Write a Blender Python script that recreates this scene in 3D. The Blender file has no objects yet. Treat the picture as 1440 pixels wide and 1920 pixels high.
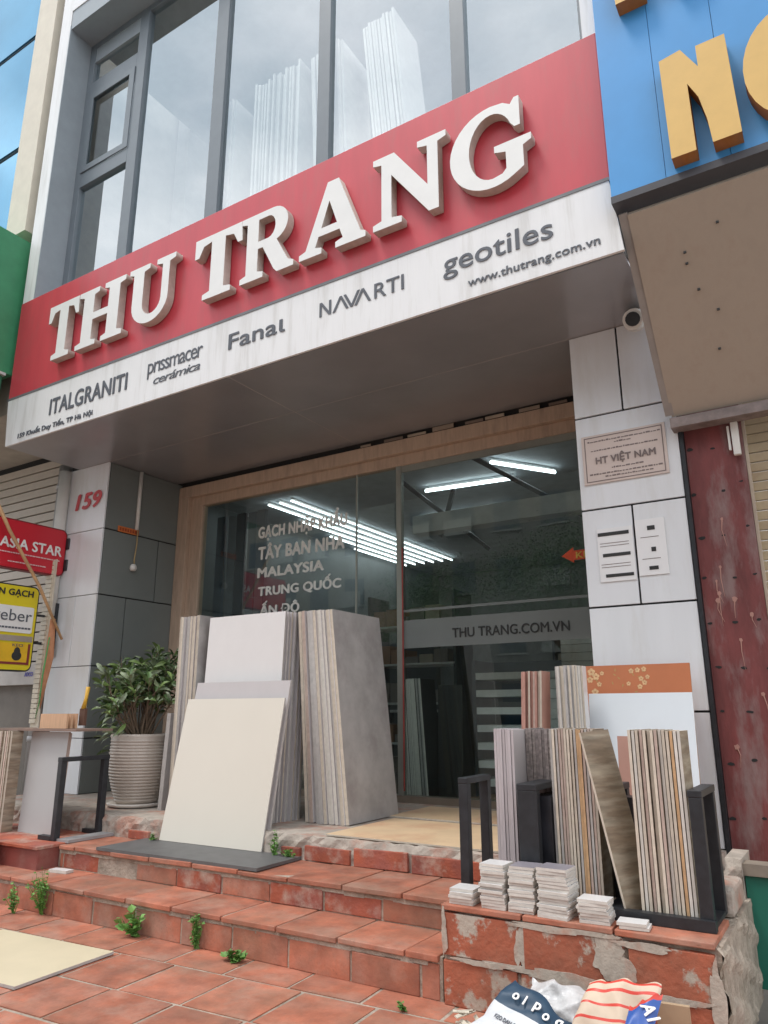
import bpy, bmesh, math, random
from mathutils import Vector, Matrix
R = math.radians
random.seed(7)
scene = bpy.context.scene
# ---------------------------------------------------------------- camera, world, sun, exposure
cd = bpy.data.cameras.new('camera'); cam = bpy.data.objects.new('camera', cd)
scene.collection.objects.link(cam); scene.camera = cam
cd.sensor_fit = 'VERTICAL'; cd.sensor_height = 24.0; cd.lens = 24.0*1386/1920
cd.clip_start = .05; cd.clip_end = 400
yaw, pitch, roll = R(31.907), R(15.176), R(-.169)
f = Vector((-math.sin(yaw)*math.cos(pitch), math.cos(yaw)*math.cos(pitch), math.sin(pitch)))
r = Vector((math.cos(yaw), math.sin(yaw), 0)); u = r.cross(f)
r2 = r*math.cos(roll)+u*math.sin(roll); u2 = u*math.cos(roll)-r*math.sin(roll)
cam.matrix_world = Matrix(((r2.x,u2.x,-f.x,0),(r2.y,u2.y,-f.y,0),(r2.z,u2.z,-f.z,1.3),(0,0,0,1)))

world = bpy.data.worlds.new('World'); scene.world = world; world.use_nodes = True
nt = world.node_tree; nt.nodes.clear()
wo = nt.nodes.new('ShaderNodeOutputWorld'); bg = nt.nodes.new('ShaderNodeBackground')
sky = nt.nodes.new('ShaderNodeTexSky'); sky.sky_type = 'NISHITA'; sky.sun_disc = False
sky.sun_elevation = R(52); sky.sun_rotation = R(205); sky.air_density = 1.2; sky.dust_density = 2.0
tc = nt.nodes.new('ShaderNodeTexCoord'); mp = nt.nodes.new('ShaderNodeMapping'); mp.inputs['Scale'].default_value = (1,1,1.9)
no = nt.nodes.new('ShaderNodeTexNoise'); no.inputs['Scale'].default_value = 2.3; no.inputs['Detail'].default_value = 7; no.inputs['Roughness'].default_value = .55
rp = nt.nodes.new('ShaderNodeValToRGB'); rp.color_ramp.elements[0].position = .36; rp.color_ramp.elements[1].position = .62
rp.color_ramp.elements[0].color = (.72,.72,.72,1)
no2 = nt.nodes.new('ShaderNodeTexNoise'); no2.inputs['Scale'].default_value = 3.4; no2.inputs['Detail'].default_value = 5
cr = nt.nodes.new('ShaderNodeValToRGB'); cr.color_ramp.elements[0].position=.35; cr.color_ramp.elements[1].position=.68
cr.color_ramp.elements[0].color = (6.2,7.0,7.7,1); cr.color_ramp.elements[1].color = (13.0,12.7,12.8,1)
mx = nt.nodes.new('ShaderNodeMix'); mx.data_type = 'RGBA'
L = nt.links.new
L(tc.outputs['Generated'], mp.inputs['Vector']); L(mp.outputs[0], no.inputs['Vector']); L(no.outputs[0], rp.inputs[0])
L(mp.outputs[0], no2.inputs['Vector']); L(no2.outputs[0], cr.inputs[0])
L(rp.outputs[0], mx.inputs['Factor']); L(sky.outputs[0], mx.inputs['A']); L(cr.outputs[0], mx.inputs['B'])
L(mx.outputs['Result'], bg.inputs['Color']); bg.inputs['Strength'].default_value = .14
L(bg.outputs[0], wo.inputs[0])

sd = bpy.data.lights.new('sun', 'SUN'); sd.energy = 1.1; sd.angle = R(14); sd.color = (1,.96,.9)
sun = bpy.data.objects.new('sun', sd); scene.collection.objects.link(sun)
sdir = Vector((-.50,-.62,1.75)).normalized()          # towards the sun
sun.rotation_euler = sdir.to_track_quat('Z','Y').to_euler()
sky.sun_elevation = math.asin(sdir.z); sky.sun_rotation = math.atan2(sdir.x, sdir.y)
scene.view_settings.view_transform = 'Standard'; scene.view_settings.look = 'None'
scene.view_settings.exposure = .5; scene.view_settings.gamma = 1; scene.view_settings.use_curve_mapping = False
try:
    scene.cycles.max_bounces = 8; scene.cycles.transparent_max_bounces = 12; scene.cycles.glossy_bounces = 4
    scene.cycles.sample_clamp_indirect = 6
except Exception: pass

# ---------------------------------------------------------------- materials
MATS = {}
def mat(name, col, rough=.6, metal=0, var=.12, nscale=6, bump=0, bscale=60, obvar=0, spec=.5,
        stain=None, stain_amt=.5, stain_scale=3, strange=(.5,.66), stretch=(1,1,1), emit=None, col2=None, c2range=(.45,.6), dirt=None):
    if name in MATS: return MATS[name]
    m = bpy.data.materials.new(name); m.use_nodes = True; MATS[name] = m
    n = m.node_tree; P = n.nodes['Principled BSDF']; l = n.links.new
    P.inputs['Roughness'].default_value = rough; P.inputs['Metallic'].default_value = metal
    P.inputs['Specular IOR Level'].default_value = spec
    geo = n.nodes.new('ShaderNodeNewGeometry'); mpn = n.nodes.new('ShaderNodeMapping'); mpn.inputs['Scale'].default_value = stretch
    oi = n.nodes.new('ShaderNodeObjectInfo')
    add = n.nodes.new('ShaderNodeVectorMath'); add.operation='MULTIPLY_ADD'
    l(geo.outputs['Position'], mpn.inputs['Vector'])
    vec = mpn.outputs[0]
    if obvar:
        cmb = n.nodes.new('ShaderNodeMath'); cmb.operation='MULTIPLY'; cmb.inputs[1].default_value = 37.0
        l(oi.outputs['Random'], cmb.inputs[0]); va = n.nodes.new('ShaderNodeVectorMath'); va.operation='ADD'
        l(vec, va.inputs[0]); l(cmb.outputs[0], va.inputs[1]); vec = va.outputs[0]
    nz = n.nodes.new('ShaderNodeTexNoise'); nz.inputs['Scale'].default_value = nscale; nz.inputs['Detail'].default_value = 6
    nz.inputs['Roughness'].default_value=.6
    l(vec, nz.inputs['Vector'])
    mr = n.nodes.new('ShaderNodeMapRange'); mr.inputs['From Min'].default_value=.3; mr.inputs['From Max'].default_value=.7
    mr.inputs['To Min'].default_value = 1-var; mr.inputs['To Max'].default_value = 1+var
    l(nz.outputs[0], mr.inputs['Value'])
    fac = mr.outputs[0]
    if obvar:
        mo = n.nodes.new('ShaderNodeMapRange'); mo.inputs['To Min'].default_value = 1-obvar; mo.inputs['To Max'].default_value = 1+obvar
        l(oi.outputs['Random'], mo.inputs['Value']); mm = n.nodes.new('ShaderNodeMath'); mm.operation='MULTIPLY'
        l(fac, mm.inputs[0]); l(mo.outputs[0], mm.inputs[1]); fac = mm.outputs[0]
    base = None
    if col2:
        n3 = n.nodes.new('ShaderNodeTexNoise'); n3.inputs['Scale'].default_value = nscale*.8; n3.inputs['Detail'].default_value=4
        l(vec, n3.inputs['Vector']); r3 = n.nodes.new('ShaderNodeMapRange')
        r3.inputs['From Min'].default_value=c2range[0]; r3.inputs['From Max'].default_value=c2range[1]; l(n3.outputs[0], r3.inputs['Value'])
        m3 = n.nodes.new('ShaderNodeMix'); m3.data_type='RGBA'; m3.inputs['A'].default_value=(*col,1); m3.inputs['B'].default_value=(*col2,1)
        l(r3.outputs[0], m3.inputs['Factor']); base = m3.outputs['Result']
    vm = n.nodes.new('ShaderNodeVectorMath'); vm.operation='SCALE'
    if base: l(base, vm.inputs[0])
    else: vm.inputs[0].default_value = col
    l(fac, vm.inputs['Scale']); out = vm.outputs[0]
    if stain:
        n4 = n.nodes.new('ShaderNodeTexNoise'); n4.inputs['Scale'].default_value = stain_scale; n4.inputs['Detail'].default_value = 8
        n4.inputs['Roughness'].default_value=.65
        l(vec, n4.inputs['Vector']); r4 = n.nodes.new('ShaderNodeMapRange'); r4.inputs['From Min'].default_value=strange[0]; r4.inputs['From Max'].default_value=strange[1]
        r4.inputs['To Max'].default_value = stain_amt; l(n4.outputs[0], r4.inputs['Value'])
        m4 = n.nodes.new('ShaderNodeMix'); m4.data_type='RGBA'; m4.inputs['B'].default_value=(*stain,1)
        l(r4.outputs[0], m4.inputs['Factor']); l(out, m4.inputs['A']); out = m4.outputs['Result']
    if dirt:
        n5=n.nodes.new('ShaderNodeTexNoise'); n5.inputs['Scale'].default_value=2.1; n5.inputs['Detail'].default_value=9; n5.inputs['Roughness'].default_value=.7
        l(geo.outputs['Position'],n5.inputs['Vector']); r5=n.nodes.new('ShaderNodeMapRange'); r5.inputs['From Min'].default_value=.47; r5.inputs['From Max'].default_value=.68; r5.inputs['To Max'].default_value=dirt[1]
        l(n5.outputs[0],r5.inputs['Value']); m5=n.nodes.new('ShaderNodeMix'); m5.data_type='RGBA'; m5.inputs['B'].default_value=(*dirt[0],1)
        l(r5.outputs[0],m5.inputs['Factor']); l(out,m5.inputs['A']); out=m5.outputs['Result']
        n6=n.nodes.new('ShaderNodeTexNoise'); n6.inputs['Scale'].default_value=70; n6.inputs['Detail'].default_value=3; l(geo.outputs['Position'],n6.inputs['Vector'])
        r6=n.nodes.new('ShaderNodeMapRange'); r6.inputs['From Min'].default_value=.62; r6.inputs['From Max'].default_value=.72; r6.inputs['To Max'].default_value=.5; l(n6.outputs[0],r6.inputs['Value'])
        m6=n.nodes.new('ShaderNodeMix'); m6.data_type='RGBA'; m6.inputs['B'].default_value=(.22,.12,.08,1); l(r6.outputs[0],m6.inputs['Factor']); l(out,m6.inputs['A']); out=m6.outputs['Result']
    l(out, P.inputs['Base Color'])
    if bump:
        nb = n.nodes.new('ShaderNodeTexNoise'); nb.inputs['Scale'].default_value = bscale; nb.inputs['Detail'].default_value=6
        l(vec, nb.inputs['Vector']); b = n.nodes.new('ShaderNodeBump'); b.inputs['Strength'].default_value = bump; b.inputs['Distance'].default_value=.01
        l(nb.outputs[0], b.inputs['Height']); l(b.outputs[0], P.inputs['Normal'])
    if emit:
        P.inputs['Emission Color'].default_value = (*emit[0],1); P.inputs['Emission Strength'].default_value = emit[1]
    return m
def glass(name, tint, refl, ior=1.5, rough=0, refcol=(1,1,1)):
    m = bpy.data.materials.new(name); m.use_nodes = True; n = m.node_tree; n.nodes.clear(); l = n.links.new
    o = n.nodes.new('ShaderNodeOutputMaterial'); t = n.nodes.new('ShaderNodeBsdfTransparent'); t.inputs[0].default_value=(*tint,1)
    g = n.nodes.new('ShaderNodeBsdfGlossy'); g.inputs['Roughness'].default_value = rough; g.inputs[0].default_value=(*refcol,1)
    fr = n.nodes.new('ShaderNodeFresnel'); fr.inputs[0].default_value = ior
    mr = n.nodes.new('ShaderNodeMapRange'); mr.inputs['To Min'].default_value = refl; mr.inputs['To Max'].default_value = 1
    x = n.nodes.new('ShaderNodeMixShader')
    nb = n.nodes.new('ShaderNodeTexNoise'); nb.inputs['Scale'].default_value=.9; geo=n.nodes.new('ShaderNodeNewGeometry')
    l(geo.outputs['Position'], nb.inputs['Vector']); b=n.nodes.new('ShaderNodeBump'); b.inputs['Strength'].default_value=.06; b.inputs['Distance'].default_value=.02
    l(nb.outputs[0], b.inputs['Height']); l(b.outputs[0], g.inputs['Normal'])
    l(fr.outputs[0], mr.inputs['Value']); inv=n.nodes.new('ShaderNodeMath'); inv.operation='SUBTRACT'; inv.inputs[0].default_value=1; l(geo.outputs['Backfacing'],inv.inputs[1]); mu=n.nodes.new('ShaderNodeMath'); mu.operation='MULTIPLY'; l(mr.outputs[0],mu.inputs[0]); l(inv.outputs[0],mu.inputs[1]); l(mu.outputs[0], x.inputs[0]); l(t.outputs[0], x.inputs[1]); l(g.outputs[0], x.inputs[2]); l(x.outputs[0], o.inputs[0])
    return m
WHITEP = mat('white_panel_paint',(.74,.76,.78),.35,var=.03,nscale=2,stain=(.55,.53,.48),stain_amt=.25,stain_scale=2.5,stretch=(3,3,.5))
WHITEACP = mat('white_sign_paint',(.80,.80,.80),.4,var=.03,stain=(.42,.40,.36),stain_amt=.35,stain_scale=3,stretch=(4,4,.35))
DARKP = mat('pillar_side_panel',(.185,.20,.19),.42,var=.06,nscale=2)  # left pillar's side panels set darker and greener than its front
JOINT = mat('black_joint',(.02,.02,.02),.8)
RED = mat('red_sign_paint',(.56,.055,.075),.42,var=.07,nscale=3,stretch=(2,2,.4),stain=(.42,.10,.10),stain_amt=.35,stain_scale=4)
LETW = mat('letter_face_white',(.80,.80,.78),.4,var=.03)
LETS = mat('letter_side_shade',(.47,.42,.37),.6,var=.12,nscale=20)  # same white letters; the shade on their sides is put into this colour
SOFF = mat('soffit_metal_panel',(.36,.36,.38),.28,metal=.4,var=.08,nscale=2)
SEAM = mat('seam_silver',(.55,.5,.47),.5)
GREYF = mat('grey_window_frame',(.17,.20,.225),.4,var=.05)
WREV = mat('grey_reveal_panel',(.30,.34,.37),.45,var=.05)
TANF = mat('tan_door_frame',(.53,.39,.29),.5,var=.1,nscale=8,stretch=(4,4,.6),stain=(.3,.22,.17),stain_amt=.4)
ALU = mat('bare_aluminium',(.36,.37,.33),.35,metal=.6,var=.1)
TXT = mat('dark_grey_lettering',(.10,.11,.13),.6)
TERRA = mat('terracotta_tile',(.385,.130,.075),.68,var=.32,nscale=7,bump=.25,bscale=45,obvar=.15,col2=(.36,.15,.10),c2range=(.42,.7),
            stain=(.42,.30,.235),stain_amt=.45,stain_scale=3.2,dirt=((.24,.15,.10),.5))
TERRAW = mat('worn_terracotta_tile',(.37,.095,.05),.7,var=.22,nscale=6,bump=.5,bscale=40,obvar=.16,col2=(.30,.09,.065),
            stain=(.46,.38,.31),stain_amt=.75,stain_scale=4.2)
TERRAP = mat('cement_smeared_tile',(.37,.105,.055),.75,var=.22,nscale=6,bump=.5,bscale=40,obvar=.12,stain=(.44,.385,.32),stain_amt=1.0,stain_scale=4.6,strange=(.515,.56),dirt=((.24,.15,.10),.4))
MORTAR = mat('grey_mortar',(.38,.32,.26),.9,var=.25,nscale=14,bump=.9,bscale=50,stain=(.14,.12,.08),stain_amt=.6,stain_scale=5)
CEM = mat('rough_cement',(.40,.35,.30),.9,var=.25,nscale=9,bump=1,bscale=30,stain=(.42,.17,.11),stain_amt=.7,stain_scale=4)
BLACKM = mat('black_painted_steel',(.022,.024,.028),.45,var=.3,nscale=20)
CREAMT = mat('cream_tile_face',(.66,.62,.54),.32,var=.015,nscale=2)
WHITET = mat('white_tile_face',(.72,.70,.69),.3,var=.02)
LILACT = mat('pale_lilac_tile_face',(.50,.47,.47),.4,var=.03)
GREYT = mat('grey_stone_tile_face',(.42,.40,.385),.5,var=.16,nscale=5,stain=(.30,.265,.26),stain_amt=.6,stain_scale=3)
DGREYT = mat('dark_grey_slate_face',(.11,.11,.11),.55,var=.15,nscale=10)
EDGEC = mat('cream_tile_edge',(.52,.46,.38),.7,var=.12,nscale=25,obvar=.16)
EDGEG = mat('grey_tile_edge',(.42,.40,.38),.7,var=.12,nscale=25,obvar=.14)
EDGEP = mat('pinkish_tile_edge',(.46,.36,.31),.75,var=.15,nscale=25,obvar=.22)
EDGEO = mat('orange_tile_edge',(.52,.33,.18),.75,var=.2,nscale=20,obvar=.1)
EDGEW = mat('pale_tile_edge',(.58,.55,.50),.7,var=.1,nscale=25,obvar=.1)
EDGER = mat('reddish_tile_edge',(.40,.22,.18),.75,var=.15,nscale=25,obvar=.2)
WOODT = mat('brown_wood_look_face',(.24,.185,.13),.55,var=.3,nscale=5,stretch=(1,1,7),col2=(.33,.28,.21))
WOVEN = mat('woven_grey_face',(.22,.19,.18),.6,var=.45,nscale=45,stretch=(1,1,1.4))
ORANGET = mat('orange_patterned_face',(.50,.175,.08),.4,var=.07,nscale=4)
PALEBL = mat('bluish_white_face',(.70,.75,.79),.2,var=.015)
PINKT = mat('pink_brown_face',(.42,.23,.18),.5,var=.08)
TANSH = mat('tan_sheet',(.66,.48,.30),.5,var=.08,nscale=4,stain=(.50,.22,.12),stain_amt=.55,stain_scale=1.6)

# ---------------------------------------------------------------- helpers
col = scene.collection
def tag(o, label=None, cat=None, group=None, kind=None):
    if label: o['label'] = label
    if cat: o['category'] = cat
    if group: o['group'] = group
    if kind: o['kind'] = kind
    return o
def empty(name, loc=(0,0,0), label=None, cat=None, group=None, kind=None):
    o = bpy.data.objects.new(name, None); o.location = loc; o.empty_display_size=.1; col.objects.link(o)
    return tag(o, label, cat, group, kind)
class MB:
    def __init__(s): s.v=[]; s.f=[]; s.mi=[]; s.sm=[]
    def face(s, pts, mi=0, smooth=False):
        b=len(s.v); s.v += [tuple(p) for p in pts]; s.f.append(tuple(range(b,b+len(pts)))); s.mi.append(mi); s.sm.append(smooth); return s
    def box(s,x0,y0,z0,x1,y1,z1,mi=0,M=None,edge=None):
        b=len(s.v); P=[(x0,y0,z0),(x1,y0,z0),(x1,y1,z0),(x0,y1,z0),(x0,y0,z1),(x1,y0,z1),(x1,y1,z1),(x0,y1,z1)]
        if M: P=[tuple(M@Vector(p)) for p in P]
        s.v+=P
        # bottom top front right back left
        for i,q in enumerate([(0,3,2,1),(4,5,6,7),(0,1,5,4),(1,2,6,5),(2,3,7,6),(3,0,4,7)]):
            s.f.append(tuple(b+k for k in q)); s.mi.append(mi if edge is None or i not in edge[0] else edge[1]); s.sm.append(False)
        return s
    def tube(s,pts,rad,n=8,mi=0,caps=True,closed=False):
        pts=[Vector(p) for p in pts]; rr = rad if isinstance(rad,(list,tuple)) else [rad]*len(pts)
        rings=[]
        for i,p in enumerate(pts):
            d=(pts[min(i+1,len(pts)-1)]-pts[max(i-1,0)]).normalized()
            a=Vector((0,0,1)) if abs(d.z)<.9 else Vector((1,0,0)); e1=d.cross(a).normalized(); e2=d.cross(e1)
            b=len(s.v)
            for k in range(n):
                t=2*math.pi*k/n; s.v.append(tuple(p+(e1*math.cos(t)+e2*math.sin(t))*rr[i]))
            rings.append(b)
        for i in range(len(rings)-1):
            a,b=rings[i],rings[i+1]
            for k in range(n):
                k2=(k+1)%n; s.f.append((a+k,a+k2,b+k2,b+k)); s.mi.append(mi); s.sm.append(n>5)
        if caps:
            s.f.append(tuple(rings[0]+k for k in range(n))[::-1]); s.mi.append(mi); s.sm.append(False)
            s.f.append(tuple(rings[-1]+k for k in range(n))); s.mi.append(mi); s.sm.append(False)
        return s
    def lathe(s,prof,c=(0,0,0),n=40,mi=0):
        b=len(s.v)
        for (rad,z) in prof:
            for k in range(n):
                t=2*math.pi*k/n; s.v.append((c[0]+rad*math.cos(t),c[1]+rad*math.sin(t),c[2]+z))
        for i in range(len(prof)-1):
            for k in range(n):
                k2=(k+1)%n; s.f.append((b+i*n+k,b+i*n+k2,b+(i+1)*n+k2,b+(i+1)*n+k)); s.mi.append(mi); s.sm.append(True)
        return s
    def mesh(s,name,mats):
        me=bpy.data.meshes.new(name); me.from_pydata(s.v,[],s.f)
        for m in (mats if isinstance(mats,(list,tuple)) else [mats]): me.materials.append(m)
        me.polygons.foreach_set('material_index', s.mi); me.polygons.foreach_set('use_smooth', s.sm); me.update()
        return me
    def build(s,name,mats,parent=None,loc=(0,0,0),bevel=0,**kw):
        o=bpy.data.objects.new(name,s.mesh(name,mats)); o.location=loc; col.objects.link(o)
        if parent:
            o.parent=parent
            o.location = Vector(loc)-parent_world(parent)
        if bevel:
            md=o.modifiers.new('bevel','BEVEL'); md.width=bevel; md.segments=2; md.limit_method='ANGLE'
        return tag(o,**kw)
def parent_world(p):
    v=Vector(p.location)
    while p.parent: p=p.parent; v+=Vector(p.location)
    return v
def boxo(name,b,m,parent=None,bevel=0,**kw):
    return MB().box(*b).build(name,m,parent,bevel=bevel,**kw)
def curve_mesh(outlines, depth, name):
    """flat filled outlines (holes even-odd) extruded by depth; local x right, y up, z towards viewer"""
    c=bpy.data.curves.new(name,'CURVE'); c.dimensions='2D'; c.fill_mode='BOTH'; c.extrude=depth/2
    for ol in outlines:
        sp=c.splines.new('POLY'); sp.points.add(len(ol)-1)
        for i,p in enumerate(ol): sp.points[i].co=(p[0],p[1],0,1)
        sp.use_cyclic_u=True
    return _conv(c,name)
def _conv(c,name):
    o=bpy.data.objects.new('tmp',c); col.objects.link(o); bpy.context.view_layer.update()
    me=bpy.data.meshes.new_from_object(o.evaluated_get(bpy.context.evaluated_depsgraph_get())); me.name=name
    bpy.data.objects.remove(o); bpy.data.curves.remove(c); return me
def text_mesh(s, depth=.002, bold=0, shear=0, space=1, name='lettering', line=1):
    c=bpy.data.curves.new(name,'FONT'); c.body=s; c.size=1; c.extrude=depth/2; c.shear=shear; c.space_character=space+bold*1.2; c.resolution_u=4; c.space_line=line
    me=_conv(c,name)
    if not bold: return me
    bm=bmesh.new()
    for i,(dx,dy) in enumerate(((0,0),(bold,0),(-bold,0),(0,bold*.8),(0,-bold*.8),(bold*.7,bold*.5),(-bold*.7,-bold*.5))):
        k=len(bm.verts); bm.from_mesh(me); bm.verts.ensure_lookup_table()
        for v in bm.verts[k:]: v.co.x+=dx; v.co.y+=dy; v.co.z+=i*.00025
    out=bpy.data.meshes.new(name); bm.to_mesh(out); bm.free(); bpy.data.meshes.remove(me); return out
def place_mesh(me, name, mats, parent, o, ux, uy, w, h, keep=False, depth=None, **kw):
    """fit mesh's xy box to w x h, origin o = lower left corner, axes ux, uy"""
    xs=[v.co.x for v in me.vertices]; ys=[v.co.y for v in me.vertices]; zs=[v.co.z for v in me.vertices]
    x0,y0,z0=min(xs),min(ys),min(zs); sx=w/(max(xs)-x0); sy=h/(max(ys)-y0)
    if keep: sx=sy
    dz=max(zs)-z0; sz=(depth/dz) if (depth and dz>0) else 1
    o=Vector(o); ux=Vector(ux).normalized(); uy=Vector(uy).normalized(); uz=ux.cross(uy)
    for v in me.vertices:
        x,y,z=v.co; v.co=ux*((x-x0)*sx)+uy*((y-y0)*sy)+uz*((z-z0)*sz)
    me.materials.clear()
    for m in (mats if isinstance(mats,(list,tuple)) else [mats]): me.materials.append(m)
    if isinstance(mats,(list,tuple)) and len(mats)>1:
        me.update()
        for p in me.polygons: p.material_index = 0 if p.normal.dot(uz)>.5 else 1
    me.update()
    ob=bpy.data.objects.new(name,me); col.objects.link(ob); ob.location=o
    if parent: ob.parent=parent; ob.location=o-parent_world(parent)
    return tag(ob,**kw)
XP,YP,ZP=Vector((1,0,0)),Vector((0,1,0)),Vector((0,0,1))
def text(s,o,w,h,parent,m=TXT,ux=XP,uy=ZP,depth=.003,bold=0,shear=0,space=1,name='lettering'):
    return place_mesh(text_mesh(s,depth,bold,shear,space),name,m,parent,o,ux,uy,w,h)
def arc(cx,cy,rx,ry,a0,a1,n=10):
    return [(cx+rx*math.cos(R(a0+(a1-a0)*i/n)),cy+ry*math.sin(R(a0+(a1-a0)*i/n))) for i in range(n+1)]

# ================================================================ STREET SIDE
pav = boxo('pavement',(-14,-3.2,-.30,9,3.9,-.004),MORTAR,kind='structure')
tm = MB().box(-.196,-.196,-.03,.196,.196,0,0).mesh('tile',[TERRA])
th = R(3.0); cx,sx_ = math.cos(th), math.sin(th)
offs = [.12,.02,.30,.22,.05,.33,.17,.02,.28,.1]
cnt=0
rnd = random.Random(3)
for j in range(-5,3):
    for i in range(-18,12):
        a = i*.412 + offs[j%10]; b = j*.412
        X = -3.2 + a*cx - b*sx_; Y = 2.985 + a*sx_ + b*cx
        if Y>3.66 or Y<.9 or X<-7.4 or X>.9: continue
        if abs((X+4.1))>1.2+ (3.6-Y)*1.3+2.2 and Y<1.6: continue
        o=bpy.data.objects.new('tile',tm); col.objects.link(o); o.parent=pav
        o.location=(X,Y,rnd.uniform(-.0015,.0015)); o.rotation_euler=(rnd.gauss(0,.004),rnd.gauss(0,.004),th+rnd.gauss(0,.008)); cnt+=1
road = boxo('road',(-60,-16,-.5,60,-3.2,-.14),mat('asphalt',(.06,.06,.062),.85,var=.15,nscale=8),kind='structure')
boxo('far_pavement',(-60,-22,-.5,60,-16,-.02),mat('grey_paving',(.25,.23,.21),.8),kind='structure')
boxo('ground',(-120,-120,-.9,120,120,-.52),mat('ground_soil',(.2,.18,.15),.9),kind='structure')
boxo('side_pavement',(-60,-3.2,-.5,-14,6,-.03),mat('grey_paving',(.25,.23,.21),.8),kind='structure')
boxo('side_pavement_right',(9,-3.2,-.5,60,6,-.03),mat('grey_paving',(.25,.23,.21),.8),kind='structure')

# ================================================================ STEPS
steps = empty('entrance_steps',(-4,4,0),kind='structure')
NOSE1,NOSE2,PLAT = .19,.347,.50
Y1,Y2,Y3 = 3.46,3.83,4.28
MB().box(-6.6,Y1+.007,-.05,-1.84,Y2+.3,NOSE1-.006).build('step_core',MORTAR,steps)
MB().box(-5.28,Y2+.007,NOSE1-.1,-1.60,Y3+.3,NOSE2-.006).build('step_core',MORTAR,steps)
def piece(name,b,m,parent,rx=0,rz=0,ry=0,bevel=.004,**kw):
    c=((b[0]+b[3])/2,(b[1]+b[4])/2,(b[2]+b[5])/2); h=((b[3]-b[0])/2,(b[4]-b[1])/2,(b[5]-b[2])/2)
    o=MB().box(-h[0],-h[1],-h[2],h[0],h[1],h[2]).build(name,m,parent,loc=c,bevel=bevel,**kw); o.rotation_euler=(rx,ry,rz); return o
def tile_row(x0,x1,edges,fn,gap=.014):
    e=[x0]+[k for k in edges if x0<k<x1]+[x1]
    for a,b in zip(e[:-1],e[1:]): fn(a+gap/2,b-gap/2)
J=lambda s,p,n: [s+p*i for i in range(n)]
def g(s): return rnd.gauss(0,s)
# risers and treads
tile_row(-6.6,-1.85,J(-6.38,.402,14),lambda a,b: piece('riser_tile',(a,Y1+g(.003),.0,b,Y1+.03,NOSE1-.045+g(.004)),TERRA if rnd.random()<.75 else TERRAW,steps,rz=g(.006)))
tile_row(-6.6,-1.85,J(-6.46,.402,14),lambda a,b: piece('tread_tile',(a,Y1-.018+g(.003),NOSE1-.027,b,Y2+.03,NOSE1+g(.002)),TERRA,steps,rx=g(.005),ry=g(.004)),.012)
tile_row(-5.26,-1.70,J(-5.22,.402,14),lambda a,b: piece('riser_tile',(a,Y2+g(.003),NOSE1+.004,b,Y2+.03,NOSE2-.045+g(.003)),TERRA if rnd.random()<.6 else TERRAW,steps,rz=g(.006)))
tile_row(-5.26,-1.70,J(-5.08,.402,14),lambda a,b: piece('tread_tile',(a,Y2-.018+g(.003),NOSE2-.027,b,Y3+.03,NOSE2+g(.002)),TERRA,steps,rx=g(.005),ry=g(.004)),.012)
# smeared mortar lines under the nosings
for (yy,zz,xa,xb) in ((Y1-.004,NOSE1-.046,-6.6,-1.86),(Y2-.004,NOSE2-.046,-5.26,-1.7)):
    m=MB(); x=xa
    while x<xb-.1:
        w=rnd.uniform(.05,.22); m.box(x,yy+rnd.uniform(0,.006),zz-rnd.uniform(0,.012),min(x+w,xb),yy+.03,zz+.019); x+=w
    m.build('mortar_bead',MORTAR,steps)
# platform with broken cement front edge
def rough_block(name,x0,x1,y0,y1,z0,z1,m,parent,amp=.012,step=.05,seed=1,**kw):
    q=random.Random(seed); nx=max(2,int((x1-x0)/step)); nz=max(2,int((z1-z0)/step)+1)
    mb=MB(); P={}
    for i in range(nx+1):
        top=q.uniform(-.012,.004)
        for k in range(nz+1):
            x=x0+(x1-x0)*i/nx; z=z0+(z1-z0)*k/nz; P[i,k]=(x,y0+q.uniform(-amp,amp)+(.012 if k==nz else 0),z+(top if k==nz else 0))
    for i in range(nx):
        for k in range(nz): mb.face([P[i,k],P[i+1,k],P[i+1,k+1],P[i,k+1]])
        a,b=P[i,nz],P[i+1,nz]; mb.face([a,b,(b[0],y0+.12,z1),(a[0],y0+.12,z1)]); mb.face([(a[0],y0+.12,z1),(b[0],y0+.12,z1),(b[0],y1,z1),(a[0],y1,z1)])
    mb.face([(x0,y1,z0),(x0,y0,z0),(x0,y0,z1),(x0,y1,z1)]); mb.face([(x1,y0,z0),(x1,y1,z0),(x1,y1,z1),(x1,y0,z1)])
    return mb.build(name,m,parent,**kw)
rough_block('platform',-7.4,-.80,Y3+.012,6.5,NOSE2-.1,PLAT,CEM,steps,seed=4)
for a,b,h in ((-3.30,-2.93,.44),(-2.90,-2.50,.46),(-2.47,-2.10,.455),(-2.08,-1.78,.45),(-3.50,-3.34,.42),(-5.05,-4.82,.41)):
    piece('riser_tile',(a,Y3-.006,NOSE2+.004,b,Y3+.03,h),TERRAW,steps,rz=g(.01),ry=g(.01))
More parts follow.
